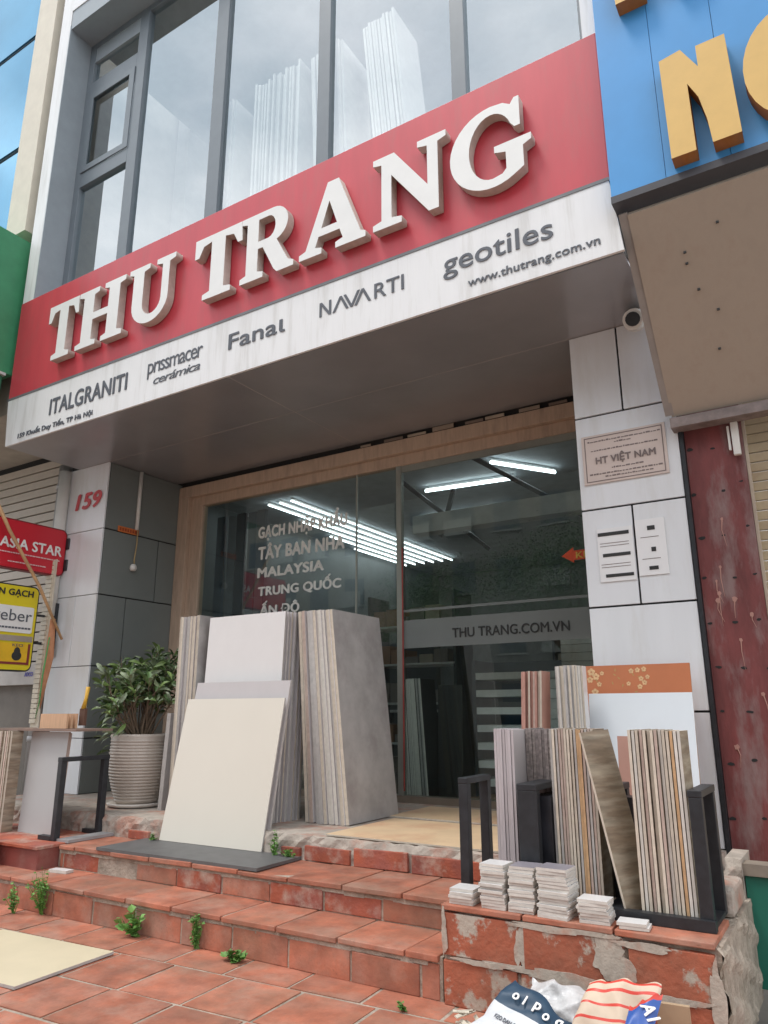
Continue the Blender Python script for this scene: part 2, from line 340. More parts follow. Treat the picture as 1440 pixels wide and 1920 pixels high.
# right plinth of the steps
PL=.42
rough_block('plinth_core',-1.83,-.60,Y1+.004,4.45,-.05,PL-.022,MORTAR,steps,amp=.008,seed=9)
q=random.Random(5)
mb=MB(); n=18; ny=34                                             # rough mortar on the right-hand side
PP={}
for i in range(ny+1):
    for k in range(17):
        PP[i,k]=(-.60+.012*math.sin(k*.9+i*.35)+q.uniform(-.006,.008)-(.02 if k==16 else 0),Y1-.012+(4.45-Y1)*i/ny,-.03+(PL+.01)*k/16)
for i in range(ny):
    for k in range(16): mb.face([PP[i,k],PP[i+1,k],PP[i+1,k+1],PP[i,k+1]])
mb.build('side_mortar',MORTAR,steps)
for a,b,z0,z1,mm in ((-1.825,-1.44,.205,.385,TERRAP),(-1.42,-.98,.205,.385,TERRAP),(-.96,-.625,.20,.375,TERRAP),
                     (-1.825,-1.46,.0,.185,TERRAP),(-1.44,-1.03,.0,.185,TERRAP),(-1.01,-.625,0,.18,TERRAP)):
    piece('plinth_tile',(a,Y1-.014,z0,b,Y1+.02,z1),mm,steps,rz=g(.008),ry=g(.006))
for a,b in ((-1.83,-1.43),(-1.42,-1.02),(-1.01,-.62)):
    piece('plinth_top_tile',(a,Y1-.02,PL-.024,b,Y1+.38,PL),TERRA,steps,rx=g(.003))
piece('plinth_top_tile',(-.80,3.95,PL-.02,-.61,4.3,PL+.10),CEM,steps,bevel=.02)
# skim of old cement smeared over the plinth tiles (irregular raised patches)
def blob(cx,cz,rx,rz,y,th,seed,n=22):
    qq=random.Random(seed); o=[]
    p=[qq.uniform(0,6.28) for _ in range(5)]; n=64
    for k in range(n):
        t=2*math.pi*k/n; s=.85+.16*math.sin(2*t+p[0])+.12*math.sin(3*t+p[1])+.08*math.sin(5*t+p[2])+.05*math.sin(9*t+p[3])+.035*math.sin(15*t+p[4])+qq.uniform(-.02,.02); o.append((cx+rx*s*math.cos(t),cz+rz*s*math.sin(t)))
    return o
def patches(lst,name,y,th,parent,m):
    for i,(cx,cz,rx,rz) in enumerate(lst):
        yo=y-.0012*i
        me=curve_mesh([blob(cx,cz,rx,rz,0,0,i*7+3)],th,name)
        for v in me.vertices: x,yy,z=v.co; v.co=(x,yo-z,yy)
        me.materials.append(m); o=bpy.data.objects.new(name,me); col.objects.link(o); o.parent=parent; o.location=-Vector(parent.location)
patches([(-1.43,.29,.035,.11),(-1.03,.30,.10,.10),(-1.25,.197,.34,.028),(-.90,.368,.16,.016),(-1.26,.383,.28,.016),(-1.815,.30,.018,.10),(-.625,.22,.028,.17),(-.78,.192,.14,.018),(-1.62,.197,.14,.016)],'cement_smear',Y1-.014,.003,steps,mat('pale_cement_skim',(.42,.37,.31),.9,var=.22,nscale=16,bump=.35,bscale=60,stain=(.40,.16,.10),stain_amt=.6,stain_scale=7))

SK=MATS['pale_cement_skim']; qk=random.Random(77)
# left neighbour's dark red plinth
lp = empty('tiled_plinth',(-6.2,4,0),'dark red tiled plinth carrying the tile rack left of the steps','plinth')
for a,b in ((-7.4,-6.5),(-6.49,-5.9),(-5.89,-5.29)):
    piece('plinth_tile',(a,3.66,.0,b,4.9,.33),mat('dark_red_tile',(.20,.055,.045),.45,var=.2,nscale=5,stain=(.3,.2,.17),stain_amt=.4),lp)
piece('plinth_top_tile',(-7.4,3.64,.33,-5.28,4.9,.352),TERRAW,lp)

# ================================================================ SHOP BUILDING
bld = empty('shop_building',(-4.2,5,0),'narrow grey and white tile shop building with canopy and big glass shopfront','building')
# ---- pillars
def panels(parent,plane,const,rects,m,name='cladding_panel',gap=.007,th=.02,sgn=-1):
    for (a,z0,b,z1) in rects:
        if plane=='Y': bb=(a+gap,const-th,z0+gap,b-gap,const+.0,z1-gap)
        else: bb=(const,a+gap,z0+gap,const+th,b-gap,z1-gap)
        boxo(name,bb,m,parent,bevel=.002)
pr_ = boxo('right_pillar'.replace('right_',''),(-1.52,5.16,.46,-.80,6.3,4.14),JOINT,bld)
panels(pr_,'Y',5.16,[(-1.52,3.41,-1.16,4.08),(-1.16,3.41,-.80,4.08),(-1.52,2.70,-.80,3.41),(-1.52,2.0,-1.16,2.70),(-1.16,2.0,-.80,2.70),
                     (-1.52,1.30,-.80,2.0),(-1.52,.50,-1.16,1.30),(-1.16,.50,-.80,1.30)],WHITEP)
boxo('edge_strip',(-.80,5.13,.48,-.775,5.5,4.1),BLACKM,pr_)
pl_ = boxo('pillar',(-7.60,5.16,.3,-6.91,6.3,4.14),JOINT,bld)
panels(pl_,'Y',5.16,[(-7.62,3.30,-6.89,4.08),(-7.62,2.56,-6.89,3.30),(-7.62,1.79,-7.25,2.56),(-7.25,1.79,-6.89,2.56),(-7.62,1.05,-6.89,1.79),(-7.62,.5,-6.89,1.05)],WHITEP,gap=.004)
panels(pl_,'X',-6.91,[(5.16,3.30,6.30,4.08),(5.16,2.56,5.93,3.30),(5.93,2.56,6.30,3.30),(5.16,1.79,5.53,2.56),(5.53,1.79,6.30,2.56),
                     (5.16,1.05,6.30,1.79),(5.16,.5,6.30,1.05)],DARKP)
# ---- walls, upper floors
boxo('side_wall',(-7.6,6.3,.3,-7.35,15,12),mat('plain_render',(.5,.48,.45),.8),bld)
boxo('side_wall',(-.85,6.3,.3,-.75,15,12),mat('plain_render',(.5,.48,.45),.8),bld)
boxo('back_wall',(-7.35,14.0,.3,-.85,14.2,12),mat('interior_paint',(.62,.62,.60),.7),bld)
boxo('shop_floor',(-7.35,6.34,.40,-.85,14,.52),mat('shop_floor_tile',(.30,.22,.17),.18,var=.1),bld)
boxo('shop_ceiling',(-7.35,6.34,4.12,-.85,14,4.3),mat('shop_ceiling_paint',(.50,.55,.58),.7),bld)
boxo('upper_floor_slab',(-7.4,4.6,5.7,-.9,14,5.9),mat('interior_paint',(.62,.62,.60),.7),bld)
boxo('upper_ceiling',(-7.29,4.62,9.72,-.99,14,9.9),mat('upper_ceiling_paint',(.55,.55,.55),.7),bld)
LIN=mat('dim_wall_sheet',(.15,.165,.165),.5,var=.15,nscale=3)  # added dark sheets; the room's dimness is put into their colour
boxo('added_wall_sheet',(-7.345,6.42,.53,-7.33,13.98,4.11),LIN,bld); boxo('added_wall_sheet',(-.87,6.42,.53,-.855,13.98,4.11),LIN,bld); boxo('added_wall_sheet',(-7.32,13.96,.53,-.88,13.99,4.11),mat('dim_back_sheet',(.22,.23,.22),.6),bld)
# ---- canopy
can = boxo('canopy',(-7.44,4.30,4.10,-.86,6.3,5.6),mat('canopy_core',(.2,.2,.2),.8),bld)
for (x0,x1) in ((-7.44,-4.20),(-4.20,-.86)):
    for (y0,y1) in ((4.235,5.14),(5.14,6.18)):
        boxo('soffit_panel',(x0+.004,y0+.004,4.078,x1-.004,y1-.004,4.098),SOFF,can)
for b in ((-7.42,5.136,4.080,-.88,5.144,4.0995),):
    boxo('seam',b,SEAM,can)
boxo('seam',(-4.204,4.24,4.0795,-4.196,6.17,4.0992),SEAM,can)
# ---- upper storey white surround and grey reveal
sur = boxo('window_surround',(-7.495,4.222,5.6,-7.29,4.58,12.2),WHITEACP,bld)
boxo('reveal_panel',(-7.2895,4.22,5.6,-7.275,4.55,9.72),WREV,sur)
sur2 = boxo('window_surround',(-.99,4.222,5.6,-.905,4.6,12.2),WHITEACP,bld)
boxo('lintel_panel',(-7.275,4.225,9.66,-.99,4.56,9.95),WREV,bld)
boxo('upper_wall',(-7.29,4.215,9.95,-.99,4.5,12.2),WHITEACP,bld)
# ---- curtain wall
GLU = glass('upper_glass',(.93,.96,.96),.30,1.5,.0,(.86,.93,.97))
cw = empty('curtain_window',(-4.1,4.55,5.6)); cw.parent=bld; cw.location=Vector((-4.1,4.55,5.6))-Vector(bld.location)
def bar(x0,x1,z0,z1,y0=4.53,y1=4.62,name='mullion'): return boxo(name,(x0,y0,z0,x1,y1,z1),GREYF,cw,bevel=.004)
ms=[(-7.275,-7.17),(-6.32,-6.16),(-4.97,-4.80),(-3.55,-3.41),(-2.15,-2.02),(-1.08,-.99)]
for a,b in ms: bar(a,b,5.6,9.66)
for (a,b) in zip(ms[:-1],ms[1:]): bar(a[1],b[0],9.58,9.66,name='head_rail')
for z0,z1 in ((8.82,9.03),(7.46,7.66)): bar(-7.17,-6.32,z0,z1,name='transom')
for b in ((-7.17,4.515,7.66,-7.08,4.53,8.82),(-6.41,4.515,7.66,-6.32,4.53,8.82),(-7.08,4.515,7.66,-6.41,4.53,7.74),(-7.08,4.515,8.74,-6.41,4.53,8.82)):
    boxo('casement_rail',b,GREYF,cw)
boxo('head_panel',(-7.17,4.54,9.36,-6.32,4.6,9.58),WREV,cw)
for z0,z1 in ((5.6,7.46),(7.66,8.82),(9.03,9.36)):
    MB().box(-7.17,4.572,z0,-6.32,4.578,z1).build('glass_pane',GLU,cw)
for a,b in zip(ms[1:-1],ms[2:]):
    MB().box(a[1],4.572,5.6,b[0],4.578,9.58).build('glass_pane',GLU,cw)
# ---- shopfront frame and glass
sf = empty('shopfront',(-4.2,6.28,.5)); sf.parent=bld; sf.location=Vector((-4.2,6.28,.5))-Vector(bld.location)
YF=6.28
boxo('jamb',(-6.89,6.20,.5,-6.72,6.36,3.885),TANF,sf,bevel=.006); boxo('jamb_stop',(-6.72,6.26,.5,-6.53,6.36,3.78),TANF,sf,bevel=.006)
boxo('head_casing',(-6.89,6.20,3.885,-1.52,6.36,4.03),TANF,sf,bevel=.006); boxo('head_stop',(-6.72,6.26,3.77,-1.52,6.36,3.885),TANF,sf,bevel=.006)
boxo('sill',(-6.53,6.24,.5,-1.52,6.36,.56),mat('sill_metal',(.3,.25,.2),.4,metal=.5),sf)
GLD = glass('shop_glass',(.88,.93,.92),.10,1.52,0,(.9,1,.96))
gp=MB().box(-6.53,6.30,.56,-3.75,6.312,3.77).build('glass_pane',GLD,sf)
gp2=MB().box(-3.71,6.29,.56,-1.55,6.302,3.72).build('glass_door',GLD,sf)
boxo('mullion',(-3.76,6.27,.56,-3.70,6.33,3.77),ALU,sf,bevel=.004)
boxo('mullion',(-4.27,6.29,.56,-4.25,6.30,3.77),ALU,sf)
boxo('top_clip',(-3.70,6.285,3.70,-1.55,6.305,3.77),ALU,sf)
boxo('door_edge_strip',(-3.695,6.262,.6,-3.68,6.268,2.9),mat('red_rubber',(.35,.06,.05),.5),sf)
TXW = mat('white_vinyl',(.86,.86,.82),.6); TXK=mat('black_vinyl',(.03,.03,.03),.5)
text('GẠCH NHẬP KHẨU',(-5.63,6.294,3.20),1.25,.25,gp,TXW,bold=.045)
text('TÂY BAN NHA',(-5.62,6.294,2.985),1.21,.19,gp,TXW,bold=.042)
text('MALAYSIA',(-5.62,6.294,2.775),.94,.12,gp,TXW,bold=.042)
text('TRUNG QUỐC',(-5.60,6.294,2.55),1.15,.18,gp,TXW,bold=.042)
text('ẤN ĐỘ',(-5.56,6.294,2.33),.56,.18,gp,TXW,bold=.042)
FROST=mat('frosted_vinyl_band',(.30,.33,.32),.5,var=.03); FROST.node_tree.nodes['Principled BSDF'].inputs['Alpha'].default_value=.55
boxo('frosted_band',(-3.69,6.286,1.90,-1.56,6.289,2.17),FROST,gp2)
boxo('frosted_stripe',(-3.69,6.286,2.25,-1.56,6.289,2.275),FROST,gp2)
text('THU TRANG.COM.VN',(-3.16,6.282,1.975),1.13,.09,gp2,TXK,bold=.012)
ORV=mat('orange_vinyl',(.75,.10,.03),.5)
me=curve_mesh([[(0,0),(.11,.07),(.11,.04),(.34,.04),(.34,-.045),(.11,-.045),(.11,-.07)]],.002,'arrow')
ar=place_mesh(me,'arrow_sticker',ORV,gp2,(-2.06,6.284,2.56),XP,ZP,.34,.14)
text('KÉO',(-1.93,6.280,2.595),.20,.075,gp2,mat('yellow_vinyl',(.8,.55,.1),.5),bold=.02)
# rough opening between soffit and frame, with scraps of tape
boxo('dark_gap',(-6.89,6.24,4.03,-1.52,6.34,4.10),JOINT,bld)
q=random.Random(2)
for i in range(9):
    x=-4.2+i*.31+q.uniform(-.05,.05)
    boxo('packing_strip',(x,6.19+q.uniform(0,.01),4.035,x+q.uniform(.12,.28),6.205,4.035+q.uniform(.02,.045)),mat('packing_%d'%(i%3),[(.35,.28,.22),(.22,.17,.14),(.45,.38,.3)][i%3],.8),bld)
# small brown roller blind fold on glass
# ================================================================ SIGN BOARD
sb = empty('shop_sign',(-4.2,4.21,4.08),'long red and white shop sign with raised white letters THU TRANG','sign')
boxo('red_panel',(-7.50,4.215,4.64,-.90,4.30,5.82),RED,sb,bevel=.004)
boxo('sign_frame',(-7.50,4.205,4.615,-.90,4.30,4.64),mat('grey_trim',(.16,.17,.18),.5),sb)
wp=MB(); wp.v=[(-7.43,4.21,4.075),(-.85,4.21,4.085),(-.905,4.21,4.615),(-7.49,4.21,4.615),(-7.43,4.232,4.075),(-.85,4.232,4.085),(-.905,4.232,4.615),(-7.49,4.232,4.615)]
wp.f=[(0,1,2,3),(5,4,7,6),(0,4,5,1),(1,5,6,2),(2,6,7,3),(3,7,4,0)]; wp.mi=[0]*6; wp.sm=[False]*6
wp.build('white_panel',WHITEACP,sb)
LET={
'T':[[(0,1),(.74,1),(.76,.70),(.69,.70),(.62,.86),(.49,.89),(.49,.11),(.60,.08),(.60,0),(.16,0),(.16,.08),(.27,.11),(.27,.89),(.14,.86),(.07,.70),(0,.70)]],
'H':[[(0,0),(.44,0),(.44,.08),(.34,.11),(.34,.45),(.66,.45),(.66,.11),(.56,.08),(.56,0),(1,0),(1,.08),(.89,.11),(.89,.89),(1,.92),(1,1),(.56,1),(.56,.92),(.66,.89),(.66,.57),(.34,.57),(.34,.89),(.44,.92),(.44,1),(0,1),(0,.92),(.11,.89),(.11,.11),(0,.08)]],
'U':[[(0,1),(0,.92),(.10,.89),(.10,.34)]+arc(.49,.34,.39,.36,180,360,14)[1:]+[(.88,.89),(1,.92),(1,1),(.60,1),(.60,.92),(.73,.89),(.73,.34)]+arc(.53,.34,.20,.22,0,-180,12)[1:]+[(.33,.89),(.45,.92),(.45,1)]],
'R':[[(0,0),(.44,0),(.44,.08),(.33,.11),(.33,.45),(.42,.45),(.64,.06),(.70,0),(1,0),(1,.08),(.90,.12),(.68,.49)]+arc(.60,.74,.28,.26,-70,90,12)+[(0,1),(0,.92),(.11,.89),(.11,.11),(0,.08)],
     [(.33,.90),(.52,.90)]+arc(.52,.73,.13,.17,90,-90,8)[1:]+[(.33,.56)]],
'A':[[(0,0),(.35,0),(.35,.08),(.25,.11),(.30,.25),(.62,.25),(.67,.11),(.56,.08),(.56,0),(1,0),(1,.08),(.93,.11),(.60,1),(.43,1),(.10,.11),(0,.08)],[(.34,.36),(.58,.36),(.46,.72)]],
'N':[[(0,0),(.40,0),(.40,.08),(.26,.11),(.26,.70),(.76,0),(.89,0),(.89,.89),(1,.92),(1,1),(.62,1),(.62,.92),(.75,.89),(.75,.36),(.30,1),(0,1),(0,.92),(.12,.89),(.12,.11),(0,.08)]],
'G':[[(.90,1.02),(.90,.64),(.83,.64)]+arc(.54,.54,.27,.38,25,90,6)+arc(.54,.5,.29,.42,90,270,16)[1:]+[(.66,.10),(.71,.15),(.71,.36),(.57,.40),(.57,.48),(1.02,.48),(1.02,.40),(.92,.36),(.92,.10)]+arc(.54,.5,.54,.53,-60,-270,22)+[(.70,1.01),(.79,.95),(.84,1.02)]],
}
for ch,x0,x1 in (('T',-6.77,-6.27),('H',-6.27,-5.56),('U',-5.50,-4.86),('T',-4.60,-4.02),('R',-4.03,-3.44),('A',-3.38,-2.73),('N',-2.66,-2.02),('G',-1.99,-1.37)):
    me=curve_mesh(LET[ch],.08,'letter')
    zb,zh=(4.85,.645) if ch!='G' else (4.83,.68)
    place_mesh(me,'letter',[LETW,LETS],sb,(x0,4.205,zb),XP,ZP,x1-x0,zh)
# printed names on white band
yW=4.208
text('ITALGRANITI',(-6.70,yW,4.27),1.20,.185,sb,bold=.025,shear=0)
text('159 Khuất Duy Tiến, TP Hà Nội',(-7.21,yW,4.105),1.23,.09,sb,bold=.03)
text('prıs²macer'.replace('²','s'),(-5.22,yW,4.30),.71,.16,sb,bold=.0,space=.85)
text('cerámica',(-5.13,yW,4.23),.60,.08,sb,bold=0,shear=.25,space=.85)
text('Fanaι',(-4.20,yW,4.32),.63,.15,sb,bold=.012)
me=[]
# NAVARTI with barless A
navs=[[(0,0),(0,1),(.16,1),(.62,.25),(.62,1),(.76,1),(.76,0),(.60,0),(.14,.75),(.14,0)],
 [(.86,0),(1.30,1),(1.44,1),(1.88,0),(1.72,0),(1.37,.80),(1.02,0)],
 [(1.55,1),(1.99,0),(2.13,0),(2.57,1),(2.41,1),(2.06,.2),(1.71,1)],
 [(2.24,0),(2.68,1),(2.82,1),(3.26,0),(3.10,0),(2.75,.80),(2.40,0)]]
nv=[]
for s in navs: nv.append(curve_mesh([s],.003,'l'))
bmn=bmesh.new()
for m_ in nv: bmn.from_mesh(m_)
mN=bpy.data.meshes.new('lettering'); bmn.to_mesh(mN); bmn.free()
place_mesh(mN,'lettering',TXT,sb,(-3.22,yW,4.335),XP,ZP,.49,.125)
text('RTI',(-2.70,yW,4.335),.26,.125,sb,bold=.005)
text('geotiles',(-2.11,yW,4.285),.82,.215,sb,bold=.008)
text('www.thutrang.com.vn',(-1.92,yW,4.155),.93,.085,sb,bold=.015)

# ================================================================ THINGS ON THE PILLARS
cc = empty('security_camera',(-.98,5.0,4.05),'white security camera under the canopy at the right pillar top','camera')
WPL=mat('white_plastic',(.70,.68,.64),.4,var=.04)
MB().tube([(-.98,5.0,4.08),(-.98,5.0,4.02)],.06,14).build('mount',WPL,cc)
MB().tube([(-.98,5.02,4.03),(-.975,4.95,3.99)],[.075,.085],14).build('body',WPL,cc)
MB().tube([(-.975,4.952,3.992),(-.965,4.83,3.935)],[.08,.07],14).build('housing',WPL,cc)
MB().tube([(-.965,4.832,3.936),(-.9645,4.818,3.930)],.05,14).build('lens',BLACKM,cc)
# 159
num=text('159',(-7.42,5.132,3.56),.46,.20,None,mat('red_number_paint',(.55,.04,.05),.5),bold=.04,shear=.16,name='house_number'); 
tag(num,'red italic house number 159 on the white left pillar','number')
# notice plate
npl=empty('notice_plate',(-1.18,5.135,3.07),'pink paper company notice reading HT VIET NAM on the right pillar','sign')
boxo('plate',(-1.475,5.128,2.885,-.885,5.137,3.255),mat('pinkish_paper',(.62,.52,.47),.5,var=.03),npl)
GRT=mat('grey_print',(.2,.16,.15),.6)
for b in ((-1.455,5.1255,2.900,-.905,5.1279,2.906),(-1.455,5.1255,3.234,-.905,5.1279,3.240),(-1.455,5.1255,2.906,-1.449,5.1279,3.234),(-.911,5.1255,2.906,-.905,5.1279,3.234)):
    boxo('border',b,GRT,npl)
text('HT VIỆT NAM',(-1.38,5.1255,3.015),.42,.085,npl,GRT,bold=.03,depth=.002)
q=random.Random(8)
for z,x0,x1 in ((3.20,-1.43,-.93),(3.175,-1.24,-1.12),(3.13,-1.41,-.95),(2.985,-1.27,-1.06),(2.95,-1.43,-.93),(2.925,-1.32,-1.0)):
    m=MB(); x=x0
    while x<x1:
        w=q.uniform(.008,.03); m.box(x,5.1262,z,x+w,5.1279,z+q.uniform(.006,.012)); x+=w+q.uniform(.003,.007)
    m.build('print_line',GRT,npl)
# white slip sheets with blacked-out lines
sh=empty('paper_notice',(-1.18,5.135,2.4),'pair of white phone number stickers with blacked out lines on the right pillar','sticker')
PAP=mat('white_paper',(.80,.80,.80),.5,var=.02)
boxo('sheet',(-1.415,5.131,2.17,-1.17,5.138,2.55),PAP,sh); boxo('sheet',(-1.15,5.131,2.19,-.955,5.138,2.58),PAP,sh)
for b in ((-1.41,2.495,-1.195,2.52),(-1.385,2.345,-1.195,2.368),(-1.375,2.20,-1.185,2.222),(-1.07,2.50,-1.02,2.53),(-1.055,2.35,-1.025,2.38),(-1.08,2.225,-1.02,2.25)):
    boxo('blackout_bar',(b[0],5.128,b[1],b[2],5.1305,b[3]),TXK,sh)
for z in (2.44,2.42,2.29,2.27): boxo('print_line',(-1.40,5.1292,z,-1.20,5.1305,z+.004),GRT,sh)
for z in (2.45,2.30): boxo('print_line',(-1.12,5.1292,z,-1.0,5.1305,z+.004),GRT,sh)
# conduit + bulb holder + label on left pillar side
cd_=empty('hanging_cable',(-6.86,5.56,4.0),'white cable conduit with plug hanging on the dark side of left pillar','cable')
MB().tube([(-6.87,5.58,4.07),(-6.87,5.58,3.36)],.022,8).build('conduit',WPL,cd_)
MB().tube([(-6.86,5.585,3.36),(-6.858,5.59,3.2),(-6.862,5.575,3.0),(-6.86,5.58,2.94)],.008,6).build('cord',mat('yellowed_cord',(.45,.33,.16),.6),cd_)
MB().lathe([(0,-.06),(.03,-.055),(.04,-.03),(.035,0),(.02,.02),(0,.025)],(-6.85,5.56,2.93),14).build('plug',WPL,cd_)
ol=empty('orange_label',(-6.885,5.4,3.33),'small orange phone number sticker on dark pillar side','sticker')
boxo('sheet',(-6.888,5.33,3.30,-6.880,5.62,3.365),mat('orange_paper',(.62,.17,.04),.6,var=.1),ol)
m=MB()
for i in range(7): m.box(-6.8798,5.35+i*.036,3.315,-6.879,5.374+i*.036,3.35)
m.build('print_line',mat('dark_orange_print',(.35,.06,.02),.6),ol)

# ================================================================ LEFT NEIGHBOUR
nb=empty('neighbour_building',(-10,5.3,0),'blue glass neighbouring building with cream pilaster at the left edge','building')
boxo('wall',(-14,5.9,0,-7.62,9,4.6),mat('neighbour_render',(.42,.38,.33),.8),nb)
boxo('wall',(-14,4.4,4.6,-7.66,9,12.5),mat('neighbour_render',(.42,.38,.33),.8),nb)
BLG=glass('blue_glass',(.25,.45,.6),.55,1.5,.02,(.45,.72,.88))
for i,(z0,z1) in enumerate(((6.8,8.28),(8.34,10.1),(10.16,12))):
    boxo('window',(-12,4.30,z0,-8.09,4.36,z1),GREYF,nb)
    boxo('glass_pane',(-11.98,4.28,z0+.015,-8.10,4.299,z1-.015),mat('blue_mirror_glass',(.10,.30,.46),.06,metal=.75,var=.12,nscale=.8),nb)
MB().box(-8.08,4.22,6.88,-7.67,4.45,12.5).build('pilaster',mat('cream_paint',(.70,.64,.53),.6,var=.05),nb)
MB().box(-7.67,4.32,5,-7.505,4.5,12.5).build('gap_shade_strip',mat('gap_shade_colour',(.10,.11,.11),.6),nb)  # dark strip carries the shade of the open gap between the buildings
gs=empty('green_sign_box',(-8.2,3.8,4.5),'green painted sign box projecting beside the red shop sign','sign')
GRN=mat('green_sign_paint',(.05,.25,.12),.5,var=.1)
boxo('body',(-9.5,3.0,4.98,-7.6,4.28,6.70),GRN,gs)
boxo('edge_trim',(-9.5,2.99,4.95,-7.595,4.20,4.98),mat('pale_trim',(.5,.52,.5),.5),gs)
boxo('lower_box',(-9.5,3.05,4.45,-7.63,4.18,4.95),mat('dark_green_paint',(.035,.16,.085),.5),gs)
rs=empty('roller_shutter',(-9,5.6,1.2),'beige slatted roller shutter of the left neighbour','shutter')
SHB=mat('beige_shutter',(.56,.50,.43),.55,var=.05)
z=1.2; i=0
while z<4.45:
    MB().box(-10.6,5.5,z+.012,-8.25,5.53,z+.112).build('slat',SHB,rs); z+=.118
boxo('guide_rail',(-8.25,5.46,.35,-8.13,5.56,4.5),mat('grey_steel',(.3,.29,.29),.5),rs)
boxo('backing',(-10.6,5.54,.35,-8.2,5.56,4.6),JOINT,rs)
dp=empty('drain_pipe',(-7.8,5.2,.3),'grey round drain pipe left of the white pillar','pipe')
PVC=mat('grey_pvc',(.40,.39,.39),.4,var=.06)
MB().tube([(-7.80,5.22,.35),(-7.80,5.22,4.2)],.085,16).build('pipe',PVC,dp)
for z in (1.0,2.5,3.9): MB().tube([(-7.80,5.22,z),(-7.80,5.22,z+.06)],.094,16).build('collar',PVC,dp)
wpipe=MB().tube([(-7.60,5.08,2.3),(-7.60,5.08,4.06)],.065,16).build('white_pipe',WPL,None); tag(wpipe,'white round pipe running up the left corner of the white pillar','pipe')
lw=empty('shutter_box',(-9,5.0,.35),'grey cabinet door under the shutter at left edge','cabinet')
boxo('door',(-9.6,5.3,.35,-7.93,5.5,1.62),mat('grey_brown_door',(.17,.15,.13),.6),lw)
boxo('top_ledge',(-9.6,5.2,1.62,-7.93,5.5,1.85),mat('pale_ledge',(.5,.48,.46),.6),lw)
text('ADCO',(-8.12,5.198,1.71),.16,.05,lw,mat('blue_print',(.12,.12,.45),.5),bold=.03)
# corrugated plastic strip
cs=MB()
for i in range(34): 
    z=1.2+i*.052; cs.box(-7.60,4.98,z,-7.50,5.0,z+.044)
cs.box(-7.60,5.0,1.15,-7.46,5.01,2.98)
o=cs.build('ribbed_strip',mat('ivory_plastic',(.62,.56,.45),.6,var=.1)); tag(o,'ivory ribbed plastic strip hanging beside the left pillar','strip')

def rrect(w,h,rad,n=6):
    return arc(w-rad,rad,rad,rad,-90,0,n)+arc(w-rad,h-rad,rad,rad,0,90,n)+arc(rad,h-rad,rad,rad,90,180,n)+arc(rad,rad,rad,rad,180,270,n)
def side_sign(name,y0,y1,z0,z1,face,rim,label,x=-7.5):
    s=empty(name,(x,y1,z0),label,'sign')
    place_mesh(curve_mesh([rrect(y1-y0,z1-z0,.07)],.10,'body'),'body',rim,s,(x-.11,y0,z0),YP,ZP,y1-y0,z1-z0)
    place_mesh(curve_mesh([rrect(y1-y0-.03,z1-z0-.03,.06)],.006,'face'),'face_panel',face,s,(x-.01,y0+.015,z0+.015),YP,ZP,y1-y0-.03,z1-z0-.03)
    return s
a1=side_sign('hanging_sign',3.5,5.13,2.80,3.34,mat('red_lightbox',(.55,.02,.035),.3,var=.03),mat('dark_red_rim',(.20,.015,.02),.5),'red rounded lightbox sign reading ASIA STAR on the left pillar')
text('ASIA STAR',(-7.50,4.335,3.02),.74,.115,a1,LETW,ux=YP,depth=.004,bold=.025)
for z,(ya,yb) in ((2.965,(4.2,5.05)),(2.87,(4.45,4.88))):
    m=MB(); y=ya
    while y<yb: 
        w=random.uniform(.015,.05); m.box(-7.5005,y,z,-7.497,y+w,z+.012); y+=w+.007
    m.build('print_line',mat('pale_print',(.7,.5,.5),.5),a1)
for z in (3.12,2.87): boxo('bracket',(-7.60,5.12,z,-7.46,5.26,z+.13),BLACKM,a1,bevel=.01)
MB().tube([(-7.48,5.2,2.9),(-7.45,5.16,2.75),(-7.46,5.15,2.62)],.008,6).build('cord',BLACKM,a1)
MB().tube([(-7.49,5.22,3.2),(-7.43,5.24,3.08),(-7.49,5.22,2.98)],.008,6).build('cord',BLACKM,a1)
YEL=mat('yellow_sign_paint',(.72,.60,.02),.4,var=.03)
a2=side_sign('hanging_sign',3.7,4.87,1.73,2.64,YEL,TXK,'yellow rounded sign reading weber hung below the red sign')
text('DÁN GẠCH',(-7.50,4.25,2.50),.545,.105,a2,TXK,ux=YP,depth=.003,bold=.03)
place_mesh(curve_mesh([rrect(1,.29,.02)],.004,'p'),'label_panel',LETW,a2,(-7.500,3.80,2.13),YP,ZP,1.02,.28)
text('weber',(-7.494,4.30,2.25),.50,.12,a2,TXT,ux=YP,depth=.003,bold=0)
m=MB(); y=4.4
while y<4.78: m.box(-7.4955,y,2.17,-7.4935,y+.03,2.19); y+=.037
m.build('print_line',TXT,a2)
boxo('label_strip',(-7.503,3.78,2.04,-7.4965,4.84,2.10),mat('grey_strip',(.35,.30,.25),.6),a2)
boxo('label_frame',(-7.503,3.78,1.80,-7.4985,4.83,2.02),mat('maroon_print',(.22,.03,.03),.6),a2)
boxo('label_field',(-7.4983,3.80,1.825,-7.4965,4.80,2.02),mat('orange_yellow_print',(.75,.46,.02),.5),a2)
bk=MB(); 
for (yy,zz,hw,hh) in ((4.68,1.89,.055,.05),(4.68,1.935,.035,.045)): 
    me=curve_mesh([arc(0,0,hw,hh,0,350,16)],.002,'b'); place_mesh(me,'bucket_print',TXK,a2,(-7.4962+(.0006 if hh==.045 else 0),yy-hw,zz-hh),YP,ZP,hw*2,hh*2)
text('KEO',(-7.495,4.62,1.985),.12,.03,a2,TXT,ux=YP,depth=.002)
for z in (2.33,2.03):
    MB().box(-7.56,4.86,z,-7.535,5.18,z+.025).build('arm',BLACKM,a2)
MB().box(-7.60,5.10,1.90,-7.53,5.14,2.50).build('wall_plate',BLACKM,a2)
